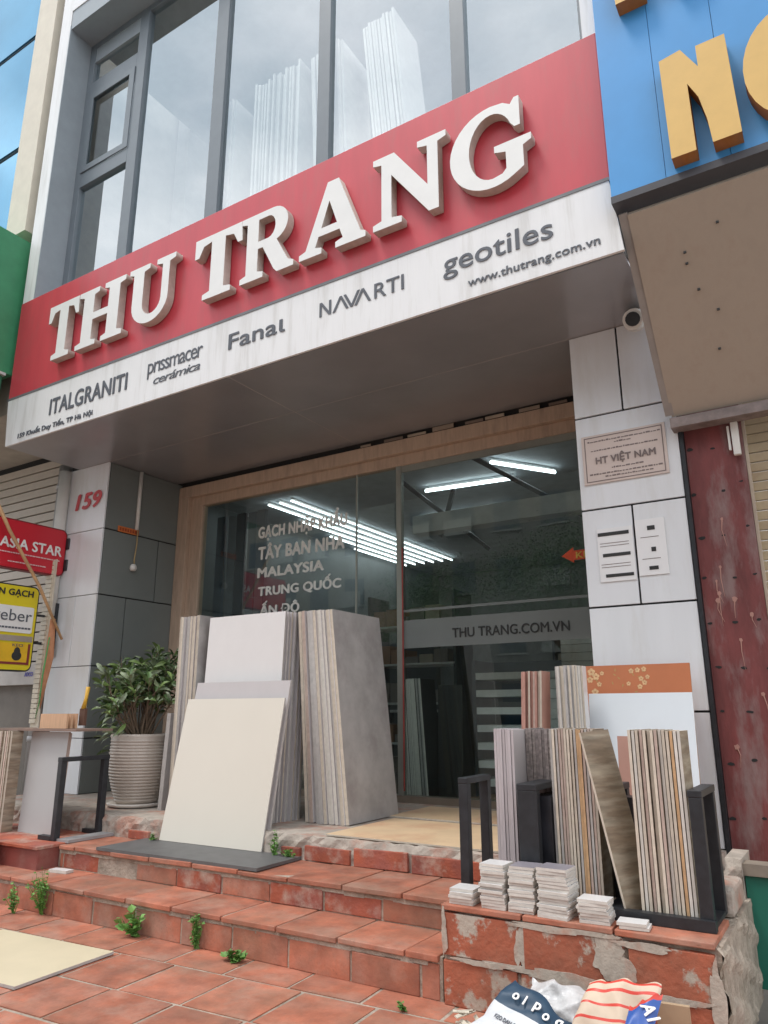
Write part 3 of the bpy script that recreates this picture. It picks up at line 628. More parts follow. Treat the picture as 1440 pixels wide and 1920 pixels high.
bb=MB().tube([(-7.40,4.0,3.74),(-7.38,4.35,3.18),(-7.34,4.75,2.62),(-7.30,5.06,2.08)],[.022,.02,.018,.014],8)
o=bb.build('bamboo_pole',mat('bamboo',(.50,.30,.15),.5,var=.25,nscale=10)); tag(o,'thin bamboo pole leaning in front of the red and yellow signs','pole')
o=MB().tube([(-7.38,4.98,2.3),(-7.40,5.0,1.9),(-7.45,5.0,1.6),(-7.43,4.98,1.35)],[.03,.05,.035,.006],6).build('orange_streamer',mat('orange_cloth',(.55,.25,.13),.8,var=.25)); tag(o,'faded orange strip of cloth hanging from the bracket','cloth')
o=MB().tube([(-7.36,4.95,2.1),(-7.33,4.9,1.7),(-7.38,4.93,1.42),(-7.42,4.93,1.25)],[.008,.01,.008,.003],6).build('green_strap',mat('green_strap',(.12,.35,.12),.7)); tag(o,'thin green strap hanging beside the orange cloth','strap')

# ================================================================ RIGHT NEIGHBOUR
bs=empty('blue_sign',(0,4.1,4.4),'blue sign board with raised orange letters at upper right','sign')
BLU=mat('blue_sign_paint',(.06,.30,.66),.45,var=.05,nscale=3)
x=-.875
for w in (.33,.36,.37,.37,.37,.37,.37,.37):
    boxo('blue_panel',(x+.0015,4.10,4.40,x+w-.0015,4.2,9.5),BLU,bs); x+=w
boxo('sign_frame',(-.875,4.09,4.345,2.1,4.24,4.395),mat('dark_frame_metal',(.06,.06,.07),.5),bs)
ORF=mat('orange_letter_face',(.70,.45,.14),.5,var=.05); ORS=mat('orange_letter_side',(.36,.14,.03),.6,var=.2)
Nn=[(-.495,5.15),(-.37,5.17),(-.285,5.0),(-.285,5.15),(-.125,5.15),(-.11,4.45),(-.262,4.45),(-.275,4.62),(-.305,4.79),(-.355,4.91),(-.352,4.44),(-.49,4.44)]
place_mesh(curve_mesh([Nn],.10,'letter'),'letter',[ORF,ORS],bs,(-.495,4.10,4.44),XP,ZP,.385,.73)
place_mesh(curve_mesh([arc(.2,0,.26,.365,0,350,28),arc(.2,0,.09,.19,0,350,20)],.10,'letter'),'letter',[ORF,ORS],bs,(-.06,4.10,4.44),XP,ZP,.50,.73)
place_mesh(curve_mesh([[(0,0),(.18,0),(.18,.3),(.35,.3),(.35,0),(.5,0),(.5,.75),(0,.75)]],.10,'letter'),'letter',[ORF,ORS],bs,(-.71,4.10,5.73),XP,ZP,.5,.7)
aw=empty('beige_awning',(0,4.6,3.3),'dirty beige sloping board under the blue sign on the right','awning')
BG=mat('beige_board',(.40,.335,.275),.7,var=.05,nscale=3,stretch=(3,3,.4),stain=(.30,.23,.18),stain_amt=.3,stain_scale=3)
def slope_panel(name,x0t,x0b,x1,yt,zt,yb,zb,m,parent,th=.03):
    v=[(x0t,yt,zt),(x1,yt,zt),(x1,yb,zb),(x0b,yb,zb)]; w=[(a,b+.02,c+th) for a,b,c in v]
    mb=MB(); mb.v=v+w; mb.f=[(0,1,2,3),(7,6,5,4),(0,4,5,1),(1,5,6,2),(2,6,7,3),(3,7,4,0)]; mb.mi=[0]*6; mb.sm=[False]*6
    return mb.build(name,m,parent)
slope_panel('board',-.80,-.82,2.2,4.16,4.28,5.06,3.25,BG,aw)
slope_panel('side_strip',-.855,-.86,-.803,4.16,4.30,5.05,3.26,mat('grey_edge_strip',(.30,.27,.25),.6),aw,.02)
boxo('bottom_rail',(-.83,5.02,3.16,2.2,5.14,3.23),mat('rusty_rail',(.22,.18,.17),.6,var=.3,nscale=12),aw)
q=random.Random(4)
for i in range(7):
    t=q.uniform(.1,.9); x=q.uniform(-.6,.1)
    MB().box(-.008,-.006,-.006,.008,.004,.006).build('screw',TXK,aw,loc=(x,4.16+.9*t-.008,4.28-1.03*t))
rw=empty('red_wall',(-.6,5.2,.4),'peeling dark red painted pier between white pillar and the shutter','wall')
DRED=mat('peeling_red_paint',(.17,.042,.04),.6,var=.3,nscale=5,stain=(.26,.19,.18),stain_amt=.7,stain_scale=3.6,stretch=(1.8,1.8,.5),bump=.3,bscale=25)
boxo('pier',(-.772,5.17,.42,-.415,5.6,3.5),DRED,rw)
PSP=mat('pinkish_paint_drip',(.40,.21,.17),.6)
q=random.Random(14)
for i in range(13):
    x=q.uniform(-.70,-.43); z=q.uniform(.7,2.6); rr=q.uniform(.007,.016)
    l_=q.uniform(.05,.22); mb=MB()
    mb.tube([(x,5.168,z),(x+q.uniform(-.01,.015),5.168,z-l_*.4),(x+q.uniform(-.01,.03),5.168,z-l_)],[.0045,.003,.001],5)
    ring=[(x+rr*q.uniform(.7,1.3)*math.cos(k),5.165,z+rr*q.uniform(.8,1.5)*math.sin(k)) for k in [j*math.pi/5 for j in range(10)]]
    mb.face(ring); mb.build('paint_drip',PSP,rw)
for i in range(26):
    x=[-.74,-.585,-.45][i%3]+q.uniform(-.02,.02); z=.7+(i//3)*.29+q.uniform(-.03,.03); rr=q.uniform(.012,.022)
    ring=[(x+rr*1.2*q.uniform(.6,1.2)*math.cos(k),5.1675,z+rr*.6*q.uniform(.6,1.3)*math.sin(k)) for k in [j*math.pi/4 for j in range(8)]]
    MB().face(ring).build('drill_hole',JOINT,rw)
sh2=empty('roller_shutter',(1,5.3,.4),'grimy yellowish roller shutter at the right edge','shutter')
SHY=mat('yellowish_shutter',(.42,.34,.22),.6,var=.15,stain=(.2,.13,.08),stain_amt=.5)
z=.45
while z<3.5:
    MB().box(-.405,5.24,z+.006,1.9,5.27,z+.062).build('slat',SHY,sh2); z+=.066
boxo('guide_rail',(-.413,5.20,.4,-.395,5.3,3.5),mat('pale_rail',(.5,.42,.33),.5),sh2)
wf=empty('wall_fitting',(-.46,5.14,3.05),'white plastic bracket under awning rail above red pier','bracket')
boxo('arm',(-.475,5.12,2.93,-.43,5.155,3.16),WPL,wf,bevel=.006); boxo('flap',(-.50,5.13,2.97,-.485,5.15,3.14),WPL,wf,bevel=.003)
gb=empty('green_board',(0,4.4,0),'dark green board leaning below the red pier at right','board')
boxo('board',(-.615,4.42,.0,1.2,4.47,.50),mat('green_board_paint',(.015,.15,.105),.45,var=.08),gb)
boxo('top_rail',(-.66,4.40,.505,1.2,4.52,.56),mat('grey_wood_rail',(.24,.20,.16),.7,var=.2),gb)
boxo('sill_step',(-.78,4.6,.0,1.5,5.6,.44),CEM,gb)
tag(rough_block('cement_lump',-.70,-.62,4.38,4.7,.40,.58,CEM,None,amp=.02,seed=33),'broken cement lump at the foot of the white pillar','rubble')

# ================================================================ SLABS
slabcache={}
def slab(size,loc,face,edge,label,group=None,rot=(0,0,0),name='tile_slab',cat='tile',axis='x'):
    """size (w,d,h); thickness along axis; origin bottom centre"""
    key=(size,face.name,edge.name,axis)
    if key not in slabcache:
        w,d,h=size; ed={'x':((0,1,2,4),1),'y':((0,1,3,5),1),'z':((2,3,4,5),1)}[axis]
        slabcache[key]=MB().box(-w/2,-d/2,0,w/2,d/2,h,0,None,ed).mesh(name,[face,edge])
    o=bpy.data.objects.new(name,slabcache[key]); col.objects.link(o); o.location=loc; o.rotation_euler=rot
    return tag(o,label,cat,group)
q=random.Random(21)
def bundle(x0,x1,yc,d,h,z,faces,edges,label,group,last=None,lastface=None,th=.011,lean0=0,lean1=0,jit=.012,first=None,hj=.006,orange=None,gap=.0015,order=None):
    n=max(2,int(round((x1-x0)/(th+gap)))); 
    for i in range(n):
        t=i/(n-1); x=x0+th/2+(x1-x0-th)*t
        lb=label; fc=faces[q.randrange(len(faces))]
        if i==n-1 and last: lb=last; fc=lastface or fc
        if i==0 and first: lb=first
        hh=h
        ed_=edges[q.randrange(len(edges))]
        if order: ed_=order[min(len(order)-1,int(t*len(order)))]
        if orange and any(a<=t<=b_ for a,b_ in orange): ed_=EDGEO
        slab((th,d,hh),(x,yc+q.uniform(-jit,jit),z+(q.uniform(0,hj))),fc,ed_,lb,group,rot=(0,-(lean0+(lean1-lean0)*t),q.uniform(-.004,.004)))
# -- middle: tall slabs by the door (leaning left), grey face towards the door
bundle(-3.68,-3.28,5.12,.70,1.60,PLAT,[LILACT,WHITET],[EDGEC,EDGEG,EDGEW,EDGEC],'tall slab edge-on in the leaning stack left of the glass door','tall slabs leaning beside the glass door',
       last='tall grey stone-look slab facing the door, outermost of its leaning stack',lastface=GREYT,th=.028,gap=.003,lean0=.078,lean1=.115,jit=.015,order=[EDGEC,EDGEP,EDGEG,EDGEG,EDGEC,EDGEW,EDGEW,EDGEG,EDGEC],
       first='thin pale slab at the left end of the leaning stack')
# -- group B: slabs facing street
for i in range(9):
    y=4.62+i*.034
    slab((.84,.016 if i else .02,1.60),(-4.28+ (0 if i==0 else q.uniform(-.02,.02)+.005*i),y,PLAT),WHITET if i==0 else LILACT,EDGEC if i in(2,5,7) else EDGEG,
         'white tall slab facing the street behind the cream slab' if i==0 else 'tall slab hidden behind the white slab, edge visible',None if i==0 else 'slabs stacked behind the white slab',
         rot=(-.045,0,0),axis='y')
# -- group D left
bundle(-5.02,-4.78,4.95,.62,1.62,PLAT,[LILACT],[EDGEC,EDGEG,EDGEC],'tall beige slab edge-on in the stack right of the potted plant','tall slabs standing behind the plant',
       last='grey faced tall slab at the right end of the stack behind the white slab',lastface=GREYT,th=.022,jit=.01)
# -- lone narrow slab
slab((.045,.30,.80),(-5.20,4.86,PLAT),GREYT,EDGEG,'narrow grey slab leaning edge-on right beside the pot','tile' and None,rot=(0,.05,0))
# -- cream slab & lilac slab leaning on step, with dark base slab
slab((1.0,.012,1.06),(-4.165,4.26,NOSE2+.022),CREAMT,EDGEG,'large cream slab leaning at the front on the dark grey slab',None,rot=(-.20,0,R(1.0)),axis='y')
slab((.97,.020,1.19),(-4.155,4.325,NOSE2+.022),LILACT,EDGEG,'pale lilac slab just behind the large cream slab',None,rot=(-.185,0,R(1.0)),axis='y')
slab((1.50,.46,.020),(-4.08,4.05,NOSE2+.001),DGREYT,DGREYT,'dark grey flat slab lying on the step under the cream slab',None,rot=(0,0,R(1)),axis='z')
# -- tan sheets on platform in front of door
slab((1.32,.90,.010),(-2.52,4.80,PLAT+.002),TANSH,EDGEC,'tan sheet tile lying flat on the platform before the door, front one',None,axis='z')
slab((1.1,.70,.010),(-2.75,5.70,PLAT+.002),TANSH,EDGEC,'tan sheet tile lying flat nearest the glass door',None,axis='z')
# -- right rack
rk=empty('slab_rack',(-1.25,3.75,PLAT),'black steel rack holding plank tiles on the right plinth','rack')
def u_frame(x,y0,y1,z1,w=.045,wx=.05):
    boxo('upright',(x-wx/2,y0,PL+.004,x+wx/2,y0+w,z1),BLACKM,rk,bevel=.003); boxo('upright',(x-wx/2,y1-w,PL+.004,x+wx/2,y1,z1),BLACKM,rk,bevel=.003)
    boxo('top_bar',(x-wx/2-.002,y0-.002,z1+.0005,x+wx/2+.002,y1+.002,z1+.03),BLACKM,rk,bevel=.003)
u_frame(-1.815,3.68,3.98,.94); u_frame(-1.44,3.62,3.98,.93,wx=.10); u_frame(-1.10,3.90,4.12,.92); u_frame(-.665,3.60,3.95,.94,wx=.055)
boxo('base_bar',(-1.12,3.575,PL+.002,-.63,3.62,PL+.045),BLACKM,rk); boxo('base_bar',(-1.83,3.98,PL+.002,-.64,4.03,PL+.045),BLACKM,rk)
boxo('base_plate',(-1.12,3.62,PL+.002,-.64,3.98,PL+.02),BLACKM,rk)
for x,ya in ((-1.40,3.70),(-1.05,3.865)):
    MB().box(x-.045,ya,PL+.03,x+.05,3.97,.90).build('rubber_sheet',mat('black_rubber',(.018,.019,.024),.35,var=.4,nscale=9,bump=.6,bscale=8),rk)
ZB=PL+.02
bundle(-1.665,-1.555,3.86,.20,.77,ZB,[LILACT],[mat('lilac_tile_edge',(.45,.41,.42),.7,var=.1,obvar=.1)],'pale lilac plank tile at the left end of the right rack','lilac plank tiles in the rack',th=.0135,jit=.004,lean0=0,lean1=-.0)
bundle(-1.550,-1.375,4.02,.20,.77,ZB,[WOVEN],[WOVEN,mat('dark_woven_edge',(.20,.17,.165),.7,var=.4,nscale=50,obvar=.3)],'dark woven textured plank tile behind the black upright','dark woven plank tiles in the rack',th=.0165,jit=.005)
bundle(-1.345,-1.125,3.82,.20,.775,ZB,[WOODT],[EDGEC,EDGEP,EDGEC,EDGEG],'cream edged plank tile in the middle of the right rack','middle bundle of plank tiles in the rack',
       th=.0115,gap=.003,jit=.008,orange=((.62,.72),(.8,.83)),last='outermost plank tile of the middle rack bundle beside the leaning plank',lastface=WOODT)
lpk=slab((.012,.20,.775),(0,0,0),WOODT,EDGEC,'single brown wood-look plank leaning left between the rack bundles')
zc=Vector((-.205,.02,.977)).normalized(); yc_=Vector((.42,.91,0)); yc_=(yc_-zc*yc_.dot(zc)).normalized(); xc=yc_.cross(zc)
M_=Matrix((xc,yc_,zc)).transposed().to_4x4(); M_.translation=Vector((-1.0,3.61,ZB+.005))+yc_*.1; lpk.matrix_world=M_
bundle(-.935,-.705,3.73,.19,.775,ZB,[WOODT],[EDGEC,EDGEP,EDGEC,EDGEW,EDGEC],'cream edged plank tile in the right bundle of the rack','right bundle of plank tiles in the rack',
       th=.0125,gap=.004,jit=.010,orange=((.8,.86),),lean0=-.0,lean1=-.0,last='outermost brown plank tile at the right end of the rack',lastface=WOODT)
# -- back row right
bundle(-1.88,-1.75,4.70,.16,1.05,.50,[PINKT],[EDGER,EDGER,EDGEC,EDGEP],'reddish tile edge-on in the back bundle beside the glass door','reddish tiles behind the rack',th=.0125,lean0=-.045,lean1=-.05)
bundle(-1.63,-1.455,4.72,.08,1.08,.50,[WHITET],[EDGEC,EDGEG,EDGEW,EDGEC],'pale tile edge-on in the back bundle left of the orange tile','pale tiles behind the rack',th=.0135)
og=slab((.66,.012,1.10),(-1.20,4.90,.50),ORANGET,EDGEO,'orange tile with cream flower pattern leaning on the white pillar',None,rot=(-.10,0,0),axis='y')
wg=slab((.63,.012,.92),(-1.165,4.76,.50),PALEBL,EDGEW,'bluish white tile leaning in front of the orange flowered tile',None,rot=(-.13,0,0),axis='y')
slab((.30,.012,.75),(-1.05,4.36,.42),PINKT,EDGEP,'pinkish brown tile between the leaning plank and right rack bundle',None,rot=(-.10,0,0),axis='y')
# flower print on the orange tile (part, thin petals)
fb=MB(); qq=random.Random(6)
def flower(cx,cz,s):
    for k in range(5):
        t=k*2*math.pi/5+.3; px,pz=cx+s*.7*math.cos(t),cz+s*.7*math.sin(t)
        fb.face([(px+s*.5*math.cos(a),-.0075,pz+s*.5*math.sin(a)) for a in [j*math.pi/4 for j in range(8)]])
for (cx,cz,s) in ((-.29,1.06,.022),(-.26,1.03,.02),(-.30,1.01,.018),(-.03,1.06,.014),(.01,1.065,.014),(.05,1.07,.014),(.03,1.01,.014),(.07,1.02,.012),(.05,.985,.014),(-.27,.93,.02),(-.05,.98,.012),(.02,.96,.014),(-.29,.86,.015),(-.24,.98,.014),(-.22,1.05,.012)): flower(cx,cz,s)
fo=fb.build('flower_print',mat('cream_flower_print',(.68,.45,.24),.5,var=.2,nscale=40)); fo.parent=og
lf=MB()
for i in range(26):
    x,z,a=qq.uniform(-.30,.12),qq.uniform(.84,1.06),qq.uniform(0,6.3); c_,s_=math.cos(a),math.sin(a)
    lf.face([(x,-.0068,z),(x+.012*c_-.005*s_,-.0068,z+.012*s_+.005*c_),(x+.028*c_,-.0068,z+.028*s_),(x+.012*c_+.005*s_,-.0068,z+.012*s_-.005*c_)])
lo=lf.build('leaf_print',mat('olive_leaf_print',(.42,.27,.10),.5)); lo.parent=og
# -- small tile stacks on plinth edge
def stack(x,y,n,w,d,label,topm,seed,z0=PL,th=.0125,rz=0):
    qs=random.Random(seed)
    z=z0+.001; ORD=['bottom','second','third','fourth','fifth','sixth','seventh','eighth','ninth','tenth','eleventh','twelfth','thirteenth','fourteenth','fifteenth']
    for i in range(n):
        lb='topmost small tile of '+label if i==n-1 else ('bottom' if i==0 else ORD[i]+' from bottom')+' small tile in '+label
        o=slab((w,d,th),(x+qs.uniform(-.006,.006),y+qs.uniform(-.007,.007),z),topm if i==n-1 else WHITET,EDGEW,lb,'small tiles in '+label,rot=(0,0,rz+qs.uniform(-.05,.05)),name='small_tile',axis='z')
        z+=th+.0006+qs.uniform(0,.0012)
SW=WHITET; SG=mat('lilac_grey_glaze',(.26,.24,.27),.4)
stack(-1.735,3.525,5,.12,.12,'the low leftmost stack on the plinth',SW,1)
stack(-1.575,3.525,14,.12,.12,'the second stack on the plinth edge',SW,2)
stack(-1.435,3.535,14,.12,.13,'the third stack on the plinth edge',SG,3,rz=.03)
stack(-1.275,3.52,15,.14,.13,'the fourth, tallest stack on the plinth edge',SG,4,rz=-.05)
stack(-1.105,3.515,7,.13,.11,'the low stack before the black sheet',SW,5,rz=.06)
stack(-.94,3.50,2,.12,.09,'the pair at right end of plinth edge',SW,6,rz=.1)
# -- left rack
lr=empty('tile_rack',(-5.5,4,.352),'black steel frame on the red plinth left of the steps','rack')
for (x,y) in ((-5.42,3.86),(-5.42,4.26)):
    boxo('upright',(x-.025,y,.354,x+.025,y+.05,.93),BLACKM,lr,bevel=.003)
boxo('top_bar',(-5.447,3.858,.9305,-5.393,4.312,.965),BLACKM,lr,bevel=.003); boxo('base_bar',(-5.60,3.86,.353,-5.447,3.91,.385),BLACKM,lr); boxo('base_bar',(-5.60,4.26,.353,-5.447,4.31,.385),BLACKM,lr)
boxo('base_plate',(-5.392,3.88,.3485,-5.25,4.3,.37),mat('grey_steel',(.3,.29,.29),.5),lr)
bundle(-6.60,-6.16,3.95,.10,.80,.352,[WOODT],[EDGEC,EDGEP,EDGEP,EDGEC],'beige tile edge-on in the rack at the left edge','beige tiles in the left rack',th=.0145)
bundle(-6.15,-6.11,4.16,.10,.80,.352,[DGREYT],[DGREYT],'dark strip standing in for the shaded gap beside the beige tiles in the left rack','dark gap strips in left rack',th=.02)  # dark strips put in for the shade of the narrow gap
slab((.50,.016,.80),(-5.85,4.02,.352),mat('pale_grey_tile_face',(.44,.45,.45),.35,var=.02),EDGEP,'pale grey tile facing the street behind the black frame',None,rot=(-.04,0,0),axis='y')
slab((.50,.016,.79),(-5.87,4.05,.352),LILACT,EDGEP,'pinkish edged tile just behind the pale grey tile',None,rot=(-.04,0,0),axis='y')
slab((1.2,.36,.018),(-6.00,4.14,1.158),mat('brown_board',(.22,.15,.12),.6),mat('brown_board',(.22,.15,.12),.6),'thin brown board laid across the tiles of the left rack',None,axis='z',name='board',cat='board')
PINE=mat('pine_wood',(.58,.36,.22),.6,var=.15,nscale=20,stretch=(4,4,.3))
for i in range(3): slab((.36,.02,.12),(-5.84,4.06+i*.045,1.178),PINE,PINE,['front pine offcut standing on the brown board','middle pine offcut standing on the brown board','rear pine offcut standing on the brown board'][i],None,axis='y',name='wood_offcut',cat='wood')
br=empty('paint_brush',(-5.66,4.2,1.19),'paint brush with yellow handle standing on the pine offcuts','brush')
MB().box(-5.69,4.19,1.20,-5.62,4.215,1.34).build('bristles',mat('brown_bristle',(.12,.06,.04),.8),br); MB().tube([(-5.655,4.2,1.34),(-5.635,4.2,1.42),(-5.62,4.2,1.52)],[.022,.014,.018],8).build('handle',mat('yellow_handle',(.62,.36,.04),.4),br)
rd=boxo('red_bin',(-6.3,3.5,.0,-5.72,3.62,.45),mat('bright_red_plastic',(.45,.06,.06),.4),None,bevel=.02); tag(rd,'red plastic crate corner at the left edge by the steps','crate')
# -- slab on ground & chip
slab((.95,.62,.014),(-4.18,2.78,.004),TANSH if 0 else mat('pale_yellow_board',(.62,.54,.38),.45,var=.06,nscale=3),EDGEG,'pale yellow board lying flat on the pavement at lower left',None,rot=(0,0,R(4)),axis='z',name='flat_board',cat='board')
slab((.17,.07,.02),(-5.08,3.72,NOSE1+.001),WHITET,EDGEW,'small white tile scrap on the first step at left',None,rot=(0,0,R(8)),axis='z',name='tile_scrap')

# ================================================================ PLANT
pt=empty('potted_plant',(-5.62,4.82,PLAT),'green leafy shrub in a ribbed beige pot left of the slabs','plant')
POT=mat('ribbed_pot_glaze',(.46,.40,.345),.4,var=.1,nscale=6,stretch=(1,1,.4))
prof=[(0,.03),(.17,.03)]
for i in range(20):
    t=i/19; z=.05+t*.50; rad=.19+.075*math.sin(min(1,t*1.15)*math.pi*.62)
    prof+=[(rad,z),(rad+.006,z+.008),(rad+.006,z+.016),(rad-.001,z+.022)]
prof+=[(.272,.60),(.262,.62),(.245,.62),(.238,.59),(.235,.55),(0,.55)]
MB().lathe(prof,(-5.62,4.82,PLAT),44).build('pot',POT,pt)
MB().lathe([(0,0),(.20,0),(.245,.015),(.255,.035),(.245,.038),(.22,.02),(0,.018)],(-5.62,4.82,PLAT),40).build('saucer',mat('pale_saucer',(.66,.61,.56),.5),pt)
MB().lathe([(.236,.56),(0,.575)],(-5.62,4.82,PLAT),24).build('soil',mat('potting_soil',(.05,.035,.025),.95,bump=1),pt)
qp=random.Random(11)
LEAFM=[mat('leaf_green_a',(.08,.14,.05),.42,var=.3,obvar=.35),mat('leaf_green_b',(.16,.24,.075),.42,var=.25,obvar=.3),mat('leaf_green_c',(.25,.31,.19),.38,var=.2,obvar=.3)]
STEM=mat('stem_brown',(.17,.12,.08),.8,var=.2)
def leafmesh(m,l=.09,w=.026):
    mb=MB(); pts=[(0,0,0),(.3,.8,.012),(.62,1,.014),(.85,.6,.004),(1,0,-.012)]
    for a,b in zip(pts[:-1],pts[1:]):
        for s in (1,-1):
            p=[(0,a[0]*l,a[2]),(s*a[1]*w/2,a[0]*l,a[2]+.005*a[1]),(s*b[1]*w/2,b[0]*l,b[2]+.005*b[1]),(0,b[0]*l,b[2])]
            if s<0: p=p[::-1]
            mb.face(p,0,True)
    return mb.mesh('leaf',[m])
LM=[leafmesh(m,l,w) for m in LEAFM for (l,w) in ((.11,.032),(.14,.040))]
leaves=[]; stems=MB()
base=Vector((-5.62,4.82,PLAT+.56))
for s in range(46):
    az=qp.uniform(0,2*math.pi); tilt=qp.uniform(.05,.95); Ln=qp.uniform(.50,.95)*(1-.22*tilt)
    p=base+Vector((math.cos(az)*.10*qp.random(),math.sin(az)*.10*qp.random(),0)); d=Vector((math.cos(az)*math.sin(tilt*.7),math.sin(az)*math.sin(tilt*.7),math.cos(tilt*.7)))
    pts=[p.copy()]; nseg=6
    for k in range(nseg):
        d=(d+Vector((qp.gauss(0,.16),qp.gauss(0,.16),.08-.10*tilt))).normalized(); p=p+d*Ln/nseg; pts.append(p.copy())
    stems.tube(pts,[.009-.0011*k for k in range(nseg+1)],5)
    ends=[(pts[-1],d)]
    for b_ in range(2):
        st=pts[3+b_]; dd=(d+Vector((qp.gauss(0,.6),qp.gauss(0,.6),qp.uniform(0,.4)))).normalized(); e=st+dd*qp.uniform(.10,.2); stems.tube([st,e],[.005,.003],4); ends.append((e,dd))
    for (e,dd) in ends:
        for k in range(qp.randint(6,9)):
            pos=e-dd*qp.uniform(0,.11); a=qp.uniform(0,2*math.pi); out=Vector((math.cos(a),math.sin(a),qp.uniform(-.35,.75))).normalized(); out=(out+dd*.5).normalized()
            if pos.z<1.22 and qp.random()<.3: continue
            leaves.append((pos,out))
# drooping leaves on the left side of the rim
for k in range(80):
    a=qp.uniform(R(150),R(285)); pos=Vector((-5.62+.27*math.cos(a)*qp.uniform(.8,1.5),4.82+.27*math.sin(a)*qp.uniform(.8,1.2),PLAT+qp.uniform(.42,.85)))
    if a>R(225) and pos.z<1.12: continue
    leaves.append((pos,Vector((math.cos(a),math.sin(a),qp.uniform(-.9,.1))).normalized()))
stems.build('stems',STEM,pt)
def leafmat(pos,out,roll):
    y=out; x=y.cross(ZP); x=x.normalized() if x.length>.01 else XP; z=x.cross(y); 
    M=Matrix((x,y,z)).transposed().to_4x4(); M=M@Matrix.Rotation(roll,4,'Y'); M.translation=pos; return M
camp=Vector((0,0,1.3)); leaves.sort(key=lambda l:(l[0]-camp).length)
rest=MB(); 
for i,(pos,out) in enumerate(leaves):
    lm=LM[qp.randrange(6)]; M=leafmat(pos,out,qp.gauss(0,.7))
    if i<290:
        o=bpy.data.objects.new('leaf',lm); col.objects.link(o); o.parent=pt; M.translation=pos-Vector(pt.location); o.matrix_local=M
    else:
        b=len(rest.v); rest.v+=[tuple(M@v.co) for v in lm.vertices]; mi=LEAFM.index(lm.materials[0])
        for p in lm.polygons: rest.f.append(tuple(b+k for k in p.vertices)); rest.mi.append(mi); rest.sm.append(True)
rest.build('foliage',LEAFM,pt,kind='stuff')

# ================================================================ WEEDS
WG=[mat('weed_green_a',(.10,.23,.04),.6,var=.3),mat('weed_green_b',(.15,.30,.07),.6,var=.3)]
def weed(x,y,z,h,w,n,label,seed,broad=False):
    qw=random.Random(seed); r_=empty('weed',(x,y,z),label,'weed'); st=MB(); fl=MB()
    for s in range(n):
        az=qw.uniform(0,6.28); lean=qw.uniform(0,1); top=Vector((x+math.cos(az)*w*lean*.5,y-abs(math.sin(az))*w*lean*.4,z+h*qw.uniform(.5,1)*(1-.35*lean)))
        st.tube([(x+qw.gauss(0,.01),y,z),((x+top.x)/2+qw.gauss(0,.01),(y+top.y)/2,(z+top.z)/2),tuple(top)],[.003,.0025,.001],4)
        for k in range(9 if not broad else 3):
            t=qw.uniform(.15,1); p=Vector((x,y,z)).lerp(top,t); a=qw.uniform(0,6.28); sz=(qw.uniform(.014,.026) if not broad else qw.uniform(.035,.06))
            out=Vector((math.cos(a),math.sin(a)-.4,qw.uniform(-.2,.7))).normalized(); M=leafmat(p,out,qw.gauss(0,.5))
            v=[(0,0,0),(-sz*.42,sz*.5,.002),(0,sz*1.1,-.003),(sz*.42,sz*.5,.002)]; fl.face([M@Vector(c) for c in v],qw.randrange(2))
    st.build('stem',WG[0],r_); fl.build('foliage',WG,r_)
weed(-4.86,3.44,.0,.34,.26,30,'tall green weed growing at the foot of the first step at left',1)
weed(-5.05,3.36,.0,.27,.16,13,'thin straggly weed left of the tall weed by the step',2)
weed(-3.92,3.42,.0,.16,.26,20,'broad leaved green weed in front of the first step',3,True)
weed(-3.42,3.445,.0,.22,.11,18,'narrow upright weed growing against the first riser',4)
weed(-3.06,3.40,.0,.06,.16,10,'small low weed in the pavement joint by the first step',5,True)
weed(-3.52,4.24,NOSE2,.19,.10,9,'green weed on the second step right of the cream slab',6)
weed(-3.40,4.24,NOSE2,.09,.16,8,'small weed tuft beside the worn tile under the platform',7)
weed(-1.95,3.28,.0,.05,.06,4,'tiny weed sprout in the pavement before the plinth',8)
weed(-4.72,4.24,NOSE2,.10,.10,6,'weed tuft at the left foot of the cream slab',9)

# ================================================================ BAGS
def sack(A,B,C_,D,th,faces,seed,nx=40,ny=30,amp=1):
    """crumpled sack lying between corners A (lower left), B (lower right), C (upper right), D (upper left)"""
    qb=random.Random(seed); A,B,C_,D=map(Vector,(A,B,C_,D)); ux=((B-A)+(C_-D)).normalized(); uy0=((D-A)+(C_-B)).normalized(); uz=ux.cross(uy0).normalized(); uy=uz.cross(ux)
    W=[(qb.uniform(4,16),qb.uniform(-16,16),qb.uniform(0,6),qb.uniform(.002,.007)) for _ in range(9)]
    def P(i,j,s):
        a=i/nx; b=j/ny; base=(A*(1-a)+B*a)*(1-b)+(D*(1-a)+C_*a)*b
        e=(math.sin(math.pi*a)**.35)*(math.sin(math.pi*b)**.35)
        wr=sum(h*(1-2*abs(math.sin(.5*(kx*a+ky*b+p)))) for kx,ky,p,h in W)*amp
        ed=.008*math.sin(17*a+seed)+.006*math.sin(23*b+seed)
        return base+uz*(s*(th/2)*e+wr)+uy*ed*(1-e)+ux*ed*(1-e)*.7
    mb=MB()
    for s in (1,-1):
        b=len(mb.v)
        for i in range(nx+1):
            for j in range(ny+1): mb.v.append(tuple(P(i,j,s)))
        for i in range(nx):
            for j in range(ny):
                k=b+i*(ny+1)+j; fc=(k,k+ny+1,k+ny+2,k+1); mb.f.append(fc if s>0 else fc[::-1]); mb.mi.append(faces((i+.5)/nx,(j+.5)/ny)); mb.sm.append(True)
    return mb,P,ux,uy,uz
NAVY=mat('navy_bag_print',(.02,.055,.10),.5,var=.1); BW=mat('white_bag_plastic',(.62,.64,.66),.5,var=.08,nscale=12)
PLS=mat('clear_crumpled_plastic',(.55,.55,.55),.2,var=.2,nscale=20,bump=.8,bscale=25)
